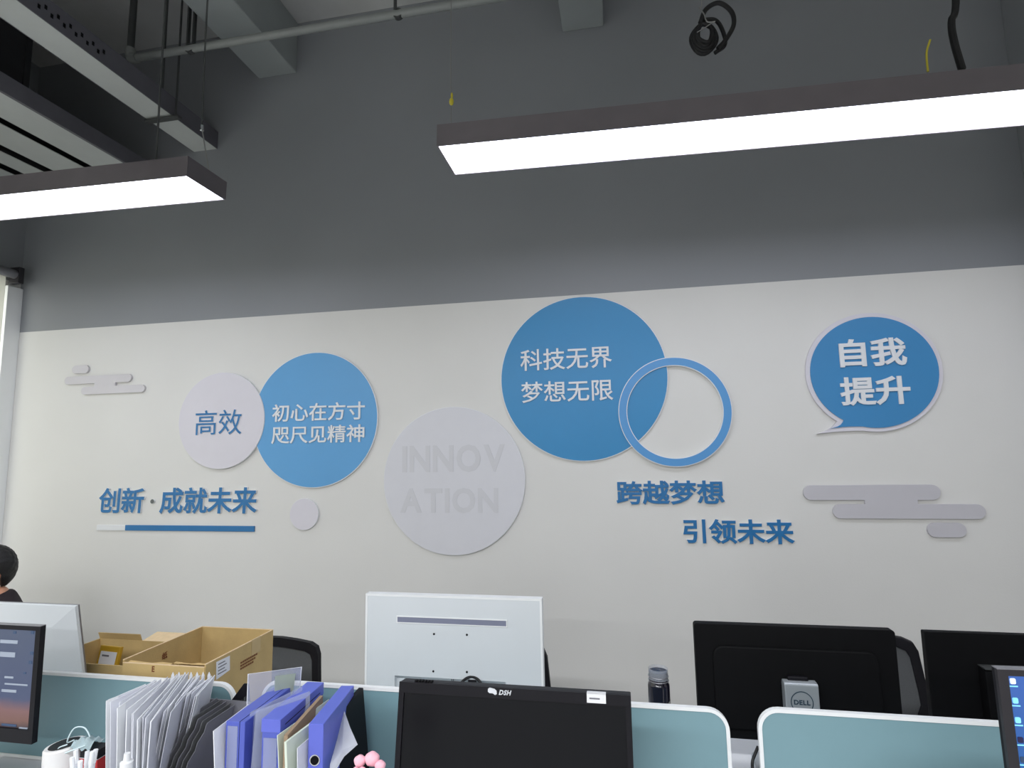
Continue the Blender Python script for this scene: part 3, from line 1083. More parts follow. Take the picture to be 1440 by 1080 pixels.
# neck with a curved top
pts = [(YS - YM - 0.0, 0.012), (YS - YM, st - 0.004), (YS - YM + 0.006, st), (YS - YM + 0.03, st + 0.002), (YS - YM + 0.036, st - 0.01), (YS - YM + 0.036, 0.012)]
prism(b, pts, sa, sb, 'yz')
nk = obj('neck', b, M['silver'], t, bevel=0.003)
nk['label'] = 'silver neck'
b = nb(); box(b, sa + 0.015, sb - 0.02, YS - YM + 0.02, -0.018, st - 0.05, st + 0.012)
obj('mount', b, M['black'], t, bevel=0.004)
b = nb(); prism(b, rrect(-0.12, 0.12, -0.13, 0.1, 0.03, 5), 0, 0.012, 'xy')
obj('base', b, M['silver'], t, bevel=0.003)
ec = onY(1128, 988, YS)
er = (onY(1144, 988, YS)[0] - onY(1112, 988, YS)[0]) / 2
ex, ez = ec[0] - t.location.x, ec[2] - ZD
b = nb(); ring(b, circ(ex, ez, er, n=40), circ(ex, ez, er - 0.0022, n=40), YS - YM - 0.0012, YS - YM + 0.0005)
obj('emblem_ring', b, M['emblem'], t)
flat_text('DELL', ex - er * 0.72, ex + er * 0.72, ez - 0.0065, ez + 0.0065, YS - YM + 0.0003, 0.0012, M['emblem'], t, (0, 0, 0), (0, 0, 0), 0.035)

# --- black monitor at right, back towards us
YM = 1.92
xa = onY(1298, 887, YM)[0]; zt = onY(1298, 887, YM)[2]
W = 0.62; H = 0.35
t = thing('monitor', 'black monitor seen from behind, furthest right beyond the divider, with a ledge line across', 'monitor', (xa + W / 2, YM, ZD))
zc = zt - ZD
b = nb(); prism(b, rrect(-W / 2, W / 2, zc - H, zc, 0.004, 3), -0.006, 0.016)
obj('casing', b, M['black_matte'], t, bevel=0.002)
lz = onY(1400, 935, YM)[2] - ZD
lx = onY(1373, 935, YM)[0] - t.location.x
b = nb(); prism(b, [(-0.006, lz), (-0.04, lz - 0.006), (-0.045, zc - H + 0.03), (-0.006, zc - H + 0.01)], lx, -lx, 'yz')
obj('back_bulge', b, M['black_matte'], t, bevel=0.003)
b = nb(); box(b, lx, -lx, -0.042, -0.006, lz - 0.001, lz + 0.002)
obj('ledge', b, M['rod'], t)['label'] = 'thin pale ledge line'
b = nb(); box(b, -W / 2 + .006, W / 2 - .006, 0.016, 0.018, zc - H + .015, zc - .006)
obj('screen', b, M['black_gloss'], t)
b = nb(); box(b, -0.035, 0.035, -0.07, -0.04, 0.012, zc - 0.15)
obj('neck', b, M['black'], t, bevel=0.003)
b = nb(); prism(b, rrect(-0.13, 0.13, -0.14, 0.08, 0.03, 5), 0, 0.012, 'xy')
obj('base', b, M['black'], t, bevel=0.003)

# --- white all in one at the far left, leaning back towards us
YM = 1.93
top = onY(114, 850, 1.695); bot = onY(126, 944, 1.74)
t = thing('monitor', 'white monitor seen from behind at the left, leaning, in front of the seated person', 'monitor', (bot[0] - 0.3, 1.74, ZD))
zb = 0.09
Hh = (top[2] - ZD) + 0.0
lean = math.atan2(0.045, top[2] - bot[2])
W = 0.6
zt_ = top[2] - ZD
L = (zt_ - zb) / math.cos(lean)
b = nb()
# shell thicker in the middle, chamfered towards the rim
O = [(-W / 2, 0), (W / 2, 0), (W / 2, L), (-W / 2, L)]
I = [(-W / 2 + .09, 0.05), (W / 2 - .09, 0.05), (W / 2 - .09, L - .07), (-W / 2 + .09, L - .07)]
o0 = [b.verts.new((x, 0.012, z)) for x, z in O]
o1 = [b.verts.new((x, 0.0, z)) for x, z in O]
i1 = [b.verts.new((x, -0.010, z)) for x, z in I]
b.faces.new(o0)
b.faces.new(i1)
for i in range(4):
    j = (i + 1) % 4
    b.faces.new((o0[i], o0[j], o1[j], o1[i]))
    b.faces.new((o1[i], o1[j], i1[j], i1[i]))
obj('back_shell', b, M['mon_white'], t, loc=(0, 0.0, zb), rot=(lean, 0, 0))
b = nb(); ring(b, O, [(-W / 2 + .003, .003), (W / 2 - .003, .003), (W / 2 - .003, L - .003), (-W / 2 + .003, L - .003)], 0.011, 0.017)
obj('edge_frame', b, M['alu'], t, loc=(0, 0, zb), rot=(lean, 0, 0))
b = nb(); box(b, -W / 2 + .01, W / 2 - .01, 0.012, 0.0145, 0.04, L - .01)
obj('screen', b, M['black_gloss'], t, loc=(0, 0, zb), rot=(lean, 0, 0))
b = nb(); box(b, -0.05, 0.05, 0.03, 0.05, 0.01, 0.24)
obj('neck', b, M['silver'], t, bevel=0.004)
b = nb(); prism(b, rrect(-0.1, 0.1, -0.09, 0.055, 0.02, 5), 0, 0.01, 'xy')
obj('base', b, M['silver'], t, bevel=0.002)


# --- lit screens
def screen_mat(name, stops, strength):
    m = bpy.data.materials.new(name)
    m.use_nodes = True
    nt = m.node_tree
    b = nt.nodes['Principled BSDF']
    tc = nt.nodes.new('ShaderNodeTexCoord')
    sx = nt.nodes.new('ShaderNodeSeparateXYZ')
    nz = nt.nodes.new('ShaderNodeTexNoise')
    nz.inputs['Scale'].default_value = 5
    ad = nt.nodes.new('ShaderNodeMath'); ad.operation = 'MULTIPLY_ADD'
    ad.inputs[1].default_value = 0.12
    rp = nt.nodes.new('ShaderNodeValToRGB')
    nt.links.new(tc.outputs['Generated'], sx.inputs[0])
    nt.links.new(tc.outputs['Generated'], nz.inputs['Vector'])
    nt.links.new(nz.outputs['Fac'], ad.inputs[0])
    nt.links.new(sx.outputs['Z'], ad.inputs[2])
    nt.links.new(ad.outputs[0], rp.inputs['Fac'])
    e = rp.color_ramp.elements
    e[0].position = stops[0][0]; e[0].color = tuple(lin(c) for c in stops[0][1]) + (1,)
    e[1].position = stops[-1][0]; e[1].color = tuple(lin(c) for c in stops[-1][1]) + (1,)
    for p, c in stops[1:-1]:
        q = e.new(p); q.color = tuple(lin(v) for v in c) + (1,)
    b.inputs['Base Color'].default_value = (0.01, 0.01, 0.012, 1)
    b.inputs['Roughness'].default_value = 0.3
    nt.links.new(rp.outputs['Color'], b.inputs['Emission Color'])
    b.inputs['Emission Strength'].default_value = strength
    return m


M['scr_left'] = screen_mat('screen_dusk_wallpaper', [(0.05, (40, 40, 48)), (0.12, (120, 84, 74)), (0.24, (128, 92, 92)), (0.36, (66, 78, 112)), (1.0, (74, 86, 112))], 0.9)
M['scr_right'] = screen_mat('screen_blue_wallpaper', [(0.0, (30, 110, 160)), (0.5, (36, 96, 168)), (1.0, (62, 104, 186))], 0.95)
for k, c in dict(ic_w=(200, 215, 230), ic_y=(200, 200, 80), ic_n=(28, 26, 60), ic_c=(120, 190, 215), ic_p=(190, 140, 200), ic_d=(40, 58, 84), ic_g=(120, 128, 140)).items():
    M[k] = mat('screen_' + k, c, 0.4, var=0.0, emit=0.75)

# left screen
YM = 1.4
q = onY(61, 880, YM); q2 = onY(48, 1045, YM)
W = 0.54; H = q[2] - q2[2]
t = thing('monitor', 'black monitor with a lit dusk coloured desktop, cut by the left edge', 'monitor', (q[0] - W / 2, YM, ZD))
zt_ = q[2] - ZD
b = nb(); box(b, -W / 2, W / 2, 0, 0.008, zt_ - H, zt_)
box(b, -W / 2 + .08, W / 2 - .08, 0.008, 0.034, zt_ - H + .03, zt_ - .08)
obj('casing', b, M['black'], t)
b = nb()
il, ir, ib, it = -W / 2 + .016, W / 2 - .016, zt_ - H + .036, zt_ - .012
ring(b, [(-W / 2, zt_ - H), (W / 2, zt_ - H), (W / 2, zt_), (-W / 2, zt_)], [(il, ib), (ir, ib), (ir, it), (il, it)], -0.008, 0.0)
obj('bezel', b, M['black'], t)
b = nb(); box(b, il, ir, -0.002, 0.0, ib, it)
s_ = obj('screen', b, M['scr_left'], t)
b = nb(); box(b, -W / 2, W / 2, -0.008, 0.008, zt_, zt_ + 0.0015)
obj('top_edge', b, M['alu'], t)


def icon(px, py, w_, h_, mk, parent, Y, nm='screen_icon'):
    q = onY(px, py, Y)
    x, z = q[0] - parent.location.x, q[2] - ZD
    b = nb(); box(b, x - w_ / 2, x + w_ / 2, -0.0032, -0.002, z - h_ / 2, z + h_ / 2)
    return obj(nm, b, M[mk], parent)


for px, py, w_, h_, mk in [(47, 889, .010, .008, 'ic_d'), (22, 889, .010, .007, 'ic_d'), (46, 918, .010, .008, 'ic_d'), (44, 931, .010, .008, 'ic_d'), (36, 946, .008, .005, 'ic_d'),
                           (14, 902, .060, .009, 'ic_g'), (12, 920, .052, .013, 'ic_g'), (14, 952, .03, .005, 'ic_g'), (24, 962, .078, .004, 'ic_g'), (14, 971, .05, .007, 'ic_g'),
                           (14, 1019, .05, .006, 'ic_d'), (34, 1024, .028, .006, 'ic_g')]:
    icon(px, py, w_, h_, mk, t, YM)
stand(t, M['black'], 0, 1, zt_ - 0.1, base=(0.26, 0.2))
lm = t

# right screen (slightly leaning)
YM = 1.25
q = onY(1398, 939, YM); q2 = onY(1416, 1080, YM)
W = 0.54; H = 0.33
t = thing('monitor', 'black monitor with a bright blue desktop full of icons, cut by the right edge', 'monitor', (q[0] + W / 2, YM, ZD))
zt_ = q[2] - ZD
roll_ = -math.atan2(q2[0] - q[0], q[2] - q2[2])
RR = (0, roll_, 0)


def rp_(name, b, m, **k):
    return obj(name, b, m, t, loc=(-W / 2, 0, zt_), rot=RR, **k)


b = nb(); box(b, 0, W, 0, 0.008, -H, 0)
box(b, 0.08, W - .08, 0.008, 0.034, -H + .03, -.08)
rp_('casing', b, M['black'])
b = nb(); ring(b, [(0, -H), (W, -H), (W, 0), (0, 0)], [(.017, -H + .03), (W - .017, -H + .03), (W - .017, -.011), (.017, -.011)], -0.008, 0)
rp_('bezel', b, M['dark_grey'])
b = nb(); box(b, .017, W - .017, -0.002, 0, -H + .03, -.011)
rp_('screen', b, M['scr_right'])
b = nb(); box(b, 0, W, -0.008, 0.008, 0, 0.0015)
rp_('top_edge', b, M['alu'])
cols = ['ic_w', 'ic_c', 'ic_c', 'ic_n', 'ic_d', 'ic_c', 'ic_w', 'ic_y']
cols2 = ['ic_y', 'ic_w', 'ic_p', 'ic_n', 'ic_c', 'ic_w', 'ic_g', 'ic_c']
cols3 = ['ic_c', 'ic_g', 'ic_w', 'ic_y', 'ic_p', 'ic_c', 'ic_w', 'ic_n']
for ci, (cx_, cc_) in enumerate(((0.026, cols), (0.052, cols2), (0.078, cols3))):
    for i, mk in enumerate(cc_):
        z = -0.021 - i * 0.0335
        b = nb(); prism(b, rrect(cx_ - .0045, cx_ + .0045, z - .0055, z + .0045, .002, 2), -0.0032, -0.002)
        rp_('screen_icon', b, M[mk])
        b = nb(); box(b, cx_ - .007, cx_ + .007, -0.003, -0.002, z - .0105, z - .0085)
        rp_('icon_caption', b, M['ic_c'])
b = nb(); box(b, W / 2 - 0.035, W / 2 + 0.035, 0.03, 0.055, -zt_ + 0.012, -0.1)
obj('neck', b, M['black'], t, loc=(-W / 2, 0, zt_))
b = nb(); prism(b, rrect(-0.13, 0.13, -0.08, 0.12, 0.03, 5), 0, 0.012, 'xy')
obj('base', b, M['black'], t, bevel=0.003)

# ------------------------------------------------------------------ chairs


def chair(label, loc, rz, seat_z=0.46, back_top=0.93):
    t = thing('office_chair', label, 'chair', loc, (0, 0, rz))
    # local: backrest at +y side, sitter faces -y
    bt = back_top
    bz = seat_z + 0.10
    hw = 0.235
    out = []
    prof = [(0.17, bz), (0.215, bz + 0.08), (0.235, bz + 0.18)]
    right = [(0.15, bz), (0.20, bz + 0.03), (0.235, bz + 0.12), (0.232, bt - 0.2), (0.215, bt - 0.045), (0.20, bt - 0.014), (0.165, bt)]
    mid = [(0.08, bt + 0.006), (0, bt + 0.009), (-0.08, bt + 0.006)]
    O = right + mid + [(-x, z) for x, z in reversed(right)]
    c = (0, (bt + bz) / 2)
    I = []
    for x, z in O:
        ix = x * 0.86 if abs(x) > 0.1 else x * 0.86
        iz = c[1] + (z - c[1]) * (1 - 0.036 / ((bt - bz) / 2))
        I.append((ix, iz))

    def curve(v):
        for q in v:
            q.co.y += 0.18 * q.co.x ** 2 * -1.0 + 0.10 * (q.co.z - bz)
    b = nb(); ring(b, O, I, 0.22, 0.245); curve(b.verts)
    obj('back_frame', b, M['black'], t, bevel=0.004)
    b = nb()
    # mesh cloth as a fine grid filled between
    prism(b, [(x * 1.01, z) for x, z in I], 0.230, 0.234); curve(b.verts)
    obj('back_mesh', b, M['mesh_grey'], t)
    b = nb(); tube(b, spline([(0, 0.10, seat_z - 0.05), (0, 0.26, seat_z - 0.02), (0, 0.285, seat_z + 0.15), (0, 0.29, seat_z + 0.3)], 6), 0.02, 10)
    obj('back_support', b, M['black'], t, smooth=True)
    b = nb(); prism(b, rrect(-0.24, 0.24, -0.24, 0.23, 0.07, 6), seat_z - 0.05, seat_z + 0.02, 'xy')
    obj('seat', b, M['seat_fab'], t, bevel=0.02, seg=3)
    for s in (-1, 1):
        b = nb(); tube(b, spline([(s * 0.2, 0.05, seat_z - 0.04), (s * 0.29, 0.05, seat_z), (s * 0.29, 0.05, seat_z + 0.2)], 6), 0.014, 8)
        box(b, s * 0.29 - 0.035, s * 0.29 + 0.035, -0.12, 0.12, seat_z + 0.19, seat_z + 0.215)
        obj('armrest', b, M['black'], t)
    b = nb(); lathe(b, [(0.028, 0.1), (0.028, 0.25), (0.018, 0.26), (0.018, seat_z - 0.05)], n=16)
    obj('gas_column', b, M['dark_grey'], t, smooth=True)
    for k in range(5):
        a = 2 * math.pi * k / 5 + 0.3
        ca, sa = math.cos(a), math.sin(a)
        b = nb(); tube(b, [(0.02 * ca, 0.02 * sa, 0.12), (0.29 * ca, 0.29 * sa, 0.075)], [0.022, 0.014], 8)
        lg = obj('leg', b, M['black'], t)
        b = nb(); tube(b, [(0.29 * ca - 0.018 * sa, 0.29 * sa + 0.018 * ca, 0.028), (0.29 * ca + 0.018 * sa, 0.29 * sa - 0.018 * ca, 0.028)], 0.028, 14)
        obj('castor', b, M['black'], lg)
    return t


chair('black office chair with grey mesh back beside the cardboard box', (-1.585, 2.20, 0), math.radians(-6), 0.45, 0.87)
chair('black mesh office chair hidden behind the white centre monitor, only a dark edge showing', (-0.565, 2.32, 0), math.radians(0), 0.45, 0.86)
chair('black office chair standing between the two black monitors on the right', (0.865, 2.40, 0), math.radians(-10), 0.46, 0.935)

# ------------------------------------------------------------------ person
def skin_mesh(name, verts, edges, radii, m, parent, sub=2, root=0):
    me = bpy.data.meshes.new(name)
    me.from_pydata([tuple(v) for v in verts], edges, [])
    o = bpy.data.objects.new(name, me)
    COL.objects.link(o)
    o.modifiers.new('skin', 'SKIN')
    if not me.skin_vertices:
        me.attributes  # keeps the layer lookup explicit
    sv = me.skin_vertices[0].data
    for i, r_ in enumerate(radii):
        sv[i].radius = (r_, r_) if not isinstance(r_, tuple) else r_
        sv[i].use_root = (i == root)
    s = o.modifiers.new('sub', 'SUBSURF')
    s.levels = s.render_levels = sub
    bpy.context.view_layer.update()
    me2 = bpy.data.meshes.new_from_object(o.evaluated_get(bpy.context.evaluated_depsgraph_get()))
    bpy.data.objects.remove(o)
    me2.name = name
    me2.materials.clear()
    me2.materials.append(m)
    for p in me2.polygons:
        p.use_smooth = True
    o = bpy.data.objects.new(name, me2)
    COL.objects.link(o)
    o.parent = parent
    return o


# local frame: person faces local -y, origin on the floor under the pelvis
HX, HY = -3.235, 2.50
pr = thing('person', 'person with short black hair and dark jacket, seated, cut by the left edge', 'person', (HX + 0.02, HY, 0), (0, 0, math.radians(-42)))
ch_p = chair('black office chair carrying the seated person at the far left', (HX + 0.04, HY, 0), math.radians(-42), 0.37, 0.78)
S = 0.42 + 0.055      # pelvis height
V = [(0, 0.05, S), (0, 0.055, S + 0.14), (0, 0.05, S + 0.29), (0, 0.035, S + 0.42), (0, 0.01, S + 0.52), (0, -0.005, S + 0.575)]
Rr = [(0.15, 0.115), (0.135, 0.10), (0.15, 0.105), (0.13, 0.09), (0.055, 0.055), (0.05, 0.05)]
Ed = [(i, i + 1) for i in range(5)]


def chain(pts, rs, start):
    k = start
    for p, r_ in zip(pts, rs):
        V.append(p); Rr.append(r_)
        Ed.append((k, len(V) - 1))
        k = len(V) - 1
    return k


for s in (-1, 1):
    chain([(s * 0.16, 0.03, S + 0.40), (s * 0.205, -0.02, S + 0.27), (s * 0.22, -0.08, S + 0.14), (s * 0.18, -0.21, S + 0.20), (s * 0.13, -0.31, S + 0.235)],
          [0.058, 0.048, 0.042, 0.034, 0.026], 3)
    wrist = len(V) - 1
    palm = chain([(s * 0.115, -0.36, S + 0.24)], [(0.034, 0.016)], wrist)
    for f, (dx, ln) in enumerate([(-0.028, 0.066), (-0.009, 0.076), (0.010, 0.072), (0.028, 0.056)]):
        bx = s * 0.11 + dx
        chain([(bx, -0.395, S + 0.24), (bx + dx * 0.1, -0.395 - ln * 0.55, S + 0.238), (bx + dx * 0.1, -0.395 - ln, S + 0.222)], [0.0095, 0.0085, 0.0075], palm)
    chain([(s * 0.115 - s * 0.045, -0.35, S + 0.235), (s * 0.115 - s * 0.062, -0.385, S + 0.23)], [0.011, 0.009], wrist)
    chain([(s * 0.10, 0.02, S - 0.02), (s * 0.12, -0.20, S - 0.01), (s * 0.125, -0.42, S - 0.02), (s * 0.125, -0.43, S - 0.22), (s * 0.125, -0.41, 0.09)],
          [0.085, 0.078, 0.058, 0.05, 0.036], 0)
    chain([(s * 0.13, -0.50, 0.045)], [0.035], len(V) - 1)
skin_mesh('body', V, Ed, Rr, M['skin'], pr)
# jacket over torso and arms
V = [(0, 0.05, S - 0.04), (0, 0.055, S + 0.14), (0, 0.05, S + 0.29), (0, 0.035, S + 0.43), (0, 0.016, S + 0.515), (0, 0.008, S + 0.55)]
Rr = [(0.175, 0.14), (0.155, 0.12), (0.17, 0.125), (0.15, 0.105), (0.082, 0.08), (0.066, 0.066)]
Ed = [(i, i + 1) for i in range(5)]
for s in (-1, 1):
    chain([(s * 0.165, 0.03, S + 0.40), (s * 0.205, -0.02, S + 0.27), (s * 0.22, -0.08, S + 0.14), (s * 0.18, -0.21, S + 0.20), (s * 0.14, -0.295, S + 0.23)],
          [0.074, 0.062, 0.056, 0.047, 0.040], 3)
skin_mesh('jacket', V, Ed, Rr, M['jacket'], pr)['label'] = 'dark jacket'
V = [(0, 0.05, S - 0.01)]; Rr = [(0.165, 0.13)]; Ed = []
for s in (-1, 1):
    chain([(s * 0.10, 0.0, S - 0.02), (s * 0.12, -0.20, S - 0.01), (s * 0.125, -0.42, S - 0.02), (s * 0.125, -0.43, S - 0.22), (s * 0.125, -0.41, 0.11)],
          [0.098, 0.09, 0.07, 0.06, 0.05], 0)
skin_mesh('trousers', V, Ed, Rr, M['trouser'], pr)
for s in (-1, 1):
    b = nb()
    vv = ball(b, (s * 0.128, -0.47, 0.04), 0.1, 3, (0.45, 1.25, 0.42))
    for v in vv:
        v.co.z = max(v.co.z, 0.004)
    obj('shoe', b, M['black'], pr, smooth=True)

HC = Vector((0, -0.02, S + 0.668))      # centre of the head (local)


def head_part(name, b, m, label=None):
    o = obj(name, b, m, pr, smooth=True)
    if label:
        o['label'] = label
    return o


b = nb()
vv = ball(b, (0, 0, 0), 1.0, 4)
for v in vv:
    x, y, z = v.co
    sx, sy, sz = 0.073, 0.090, 0.108
    if z < 0:
        sx *= 1 + 0.28 * z; sy *= 1 + 0.12 * z
        if y > 0:
            sy *= 1 + 0.25 * z
    nx, ny, nz = x * sx, y * sy, z * sz
    if y < -0.5:                                  # face plane
        ny = ny * 0.95
        # brow and eye sockets at half head height
        for e in (-1, 1):
            d = math.hypot(nx - e * 0.031, nz - 0.002)
            ny += 0.009 * math.exp(-(d / 0.014) ** 2)
        d = math.hypot(nx / 0.011, (nz + 0.022) / 0.024)
        ny -= 0.016 * math.exp(-d * d)             # nose
        d = math.hypot(nx / 0.024, (nz + 0.060) / 0.010)
        ny -= 0.004 * math.exp(-d * d)             # lips
        d = math.hypot(nx / 0.024, (nz + 0.095) / 0.014)
        ny -= 0.006 * math.exp(-d * d)             # chin
    v.co = HC + Vector((nx, ny, nz))
hd = head_part('head', b, M['skin'])
for e in (-1, 1):
    b = nb(); ball(b, HC + Vector((e * 0.031, -0.074, 0.002)), 0.0115, 2, (1.2, 0.7, 0.7))
    o = obj('eye', b, M['eye'], hd, smooth=True)
    b = nb(); ball(b, HC + Vector((e * 0.031, -0.0815, 0.002)), 0.005, 2, (1, 0.5, 1))
    o = obj('iris', b, M['black'], hd, smooth=True)
    b = nb(); tube(b, spline([HC + Vector((e * 0.016, -0.088, 0.020)), HC + Vector((e * 0.03, -0.088, 0.025)), HC + Vector((e * 0.046, -0.08, 0.019))], 5), 0.0028, 6)
    o = obj('eyebrow', b, M['hair'], hd, smooth=True)
    b = nb()
    vv = ball(b, (0, 0, 0), 1.0, 3)
    for v in vv:
        x, y, z = v.co
        r_ = math.hypot(y, z)
        dish = 0.35 if (r_ < 0.6 and x * e > 0) else 1.0
        v.co = HC + Vector((e * 0.078 + x * 0.010 * dish, 0.012 + y * 0.017 * (1 + 0.2 * z), -0.008 + z * 0.031))
    o = obj('ear', b, M['skin'], hd, smooth=True)
b = nb(); tube(b, spline([HC + Vector((-0.020, -0.066, -0.06)), HC + Vector((0, -0.074, -0.061)), HC + Vector((0.020, -0.066, -0.06))], 5), 0.004, 6)
obj('mouth', b, M['lip'], hd, smooth=True)
# hair cap with tufts
b = nb()
vv = ball(b, (0, 0, 0), 1.0, 5)
dele = []
for v in vv:
    x, y, z = v.co
    keep = (z > 0.42 - 0.25 * (y < -0.2)) or (y > -0.05 and z > -0.15 - 0.35 * max(0, y)) or (y > 0.35 and z > -0.85)
    if not keep:
        dele.append(v)
    n_ = 0.5 + 0.5 * math.sin(x * 23 + y * 11) * math.sin(z * 19 + x * 7)
    k = 1.0 + 0.05 * n_
    v.co = HC + Vector((x * 0.079 * k, y * 0.094 * k + 0.003, z * 0.113 * k + 0.003))
bmesh.ops.delete(b, geom=dele, context='VERTS')
ho = obj('hair', b, M['hair'], pr, smooth=True)
md = ho.modifiers.new('thick', 'SOLIDIFY'); md.thickness = 0.012; md.offset = -1

# ------------------------------------------------------------------ cardboard boxes on the far desk
def wall_slab(b, p, q, z0, z1, th, out=(0, 0)):
    """thin board between ground points p, q; top leans outward by out"""
    p = Vector((p[0], p[1], 0)); q = Vector((q[0], q[1], 0))
    d = (q - p).normalized(); n = Vector((d.y, -d.x, 0)) * th / 2
    o = Vector((out[0], out[1], 0))
    vs = []
    for base, zz, oo in ((p, z0, Vector((0, 0, 0))), (q, z0, Vector((0, 0, 0))), (q, z1, o), (p, z1, o)):
        vs.append((b.verts.new(base + n + oo + Vector((0, 0, zz))), b.verts.new(base - n + oo + Vector((0, 0, zz)))))
    A = [v[0] for v in vs]; B = [v[1] for v in vs]
    b.faces.new(A); b.faces.new(B[::-1])
    for i in range(4):
        j = (i + 1) % 4
        b.faces.new((A[i], B[i], B[j], A[j]))


zA = 1.05
A_bl, A_br, A_fl, A_fr = [onZ(x, y, zA) for x, y in ((279, 884), (386, 884), (168, 931), (299, 930))]
xa, xb = -1.612, -1.312
ya, yb = 1.665, 2.02
cxA, cyA = (xa + xb) / 2, (ya + yb) / 2
t = thing('cardboard_box', 'large open cardboard box with a white shipping label, the tallest of the boxes', 'box', (cxA, cyA, ZD), (0, 0, 0))
hA = zA - ZD
hx, hy = (xb - xa) / 2, (yb - ya) / 2
b = nb(); box(b, -hx, hx, -hy, hy, 0, 0.005)
obj('bottom', b, M['card_in'], t)
for nm, p, q in (('side_wall', (-hx, -hy), (-hx, hy)), ('side_wall', (hx, -hy), (hx, hy)), ('end_wall', (-hx, hy), (hx, hy)), ('end_wall', (-hx, -hy), (hx, -hy))):
    b = nb(); wall_slab(b, p, q, 0, hA - (0.008 if nm == 'end_wall' and p[1] < 0 else 0), 0.005)
    o = obj(nm, b, M['card'], t)
    b = nb(); wall_slab(b, p, q, hA - (0.008 if nm == 'end_wall' and p[1] < 0 else 0), hA + 0.0015 - (0.008 if nm == 'end_wall' and p[1] < 0 else 0), 0.006)
    obj('cut_edge', b, M['card_edge'], o)
# folded, crumpled front flaps bent inwards
b = nb()
for (u0, u1, dz) in ((-hx + 0.01, 0.02, 0.0), (0.03, hx - 0.01, 0.004)):
    vs = []
    for i in range(5):
        for j in range(4):
            vs.append(b.verts.new((u0 + (u1 - u0) * i / 4, -hy + 0.006 + 0.035 * j / 3, hA - 0.008 + 0.006 * math.sin(j * 1.1) + dz - 0.002 * ((i * j) % 3) - 0.03 * (j / 3) ** 2)))
    for i in range(4):
        for j in range(3):
            b.faces.new((vs[i * 4 + j], vs[i * 4 + j + 1], vs[(i + 1) * 4 + j + 1], vs[(i + 1) * 4 + j]))
obj('folded_flap', b, M['card_in'], t)
# label and brown print on the right side wall (local x = hx)
def on_side(px, py):
    d = ray(px, py); k = (xb + 0.003 - CAM[0]) / d[0]; p = CAM + d * k
    return p[1] - cyA, p[2] - ZD
b = nb()
P4 = [on_side(*p) for p in ((304, 956), (323, 942), (323, 922), (304, 931))]
prism(b, P4, hx + 0.003, hx + 0.0038, 'yz')
lb = obj('shipping_label', b, M['paper'], t)
lb['label'] = 'white shipping label'
for k in range(4):
    f = 0.2 + 0.18 * k
    b = nb()
    y0_, z0_ = P4[0][0] + 0.006, P4[0][1] + (P4[3][1] - P4[0][1]) * f + 0.002
    box(b, hx + 0.0038, hx + 0.0044, y0_, y0_ + 0.04 - 0.008 * (k % 2), z0_, z0_ + 0.003)
    obj('label_print', b, M['print_grey'], lb)
ly, lz_ = on_side(338, 938)
for k in range(3):
    f = [0.010, 0.0, -0.010][k]
    b = nb()
    n_ = 9 - k
    for i in range(n_):
        box(b, hx + 0.003, hx + 0.0037, ly + i * 0.0105, ly + i * 0.0105 + 0.0075, lz_ + f, lz_ + f + 0.006)
    obj('printed_line', b, M['print_brown'], t)
b = nb(); box(b, hx + 0.003, hx + 0.0035, 0.05, 0.10, hA - 0.05, hA); box(b, hx - 0.001, hx + 0.0035, 0.05, 0.10, hA, hA + 0.002)
obj('tape_strip', b, M['tape'], t)
for k, (uu, zz, s1_) in enumerate(((-hx + 0.11, hA - 0.055, 0.012), (-hx + 0.125, hA - 0.045, 0.008))):
    pass
flat_text('纸', 0, 0.024, 0, 0.024, -0.0, 0.0006, M['print_brown'], t, (-hx + 0.0035, -0.02, hA - 0.055), (0, 0, math.radians(90)), 0.02, name='printed_mark')
flat_text('E', -0.04, -0.03, hA - 0.03, hA - 0.012, -hy - 0.0025, 0.0006, M['print_brown'], t, (0, 0, 0), (0, 0, 0), 0.03, name='printed_mark')

# smaller open box
zB = 0.978 - ZD
xa2, xb2, ya2, yb2 = -2.10, -1.735, 1.80, 2.05
cxB, cyB = (xa2 + xb2) / 2, (ya2 + yb2) / 2
t = thing('cardboard_box', 'small open cardboard box directly left of the largest one, amber packet behind its front', 'box', (cxB, cyB, ZD))
hx2, hy2 = (xb2 - xa2) / 2, (yb2 - ya2) / 2
b = nb(); box(b, -hx2, hx2, -hy2, hy2, 0, 0.005)
obj('bottom', b, M['card_in'], t)
for nm, p, q in (('side_wall', (-hx2, -hy2), (-hx2, hy2)), ('side_wall', (hx2, -hy2), (hx2, hy2)), ('end_wall', (-hx2, hy2), (hx2, hy2)), ('end_wall', (-hx2, -hy2), (hx2, -hy2))):
    b = nb(); wall_slab(b, p, q, 0, zB, 0.005)
    obj(nm, b, M['card'], t)
b = nb(); wall_slab(b, (-hx2, hy2), (hx2 - 0.17, hy2), zB, zB + 0.026, 0.004, (0, -0.01))
obj('flap', b, M['card'], t)
b = nb(); wall_slab(b, (hx2 - 0.165, hy2), (hx2, hy2), zB, zB + 0.012, 0.004, (0, 0.07))
obj('flap', b, M['card_edge'], t)
b = nb(); wall_slab(b, (hx2, -hy2), (hx2, hy2 - 0.02), zB, zB + 0.016, 0.004, (0.07, 0))
obj('flap', b, M['card_in'], t)

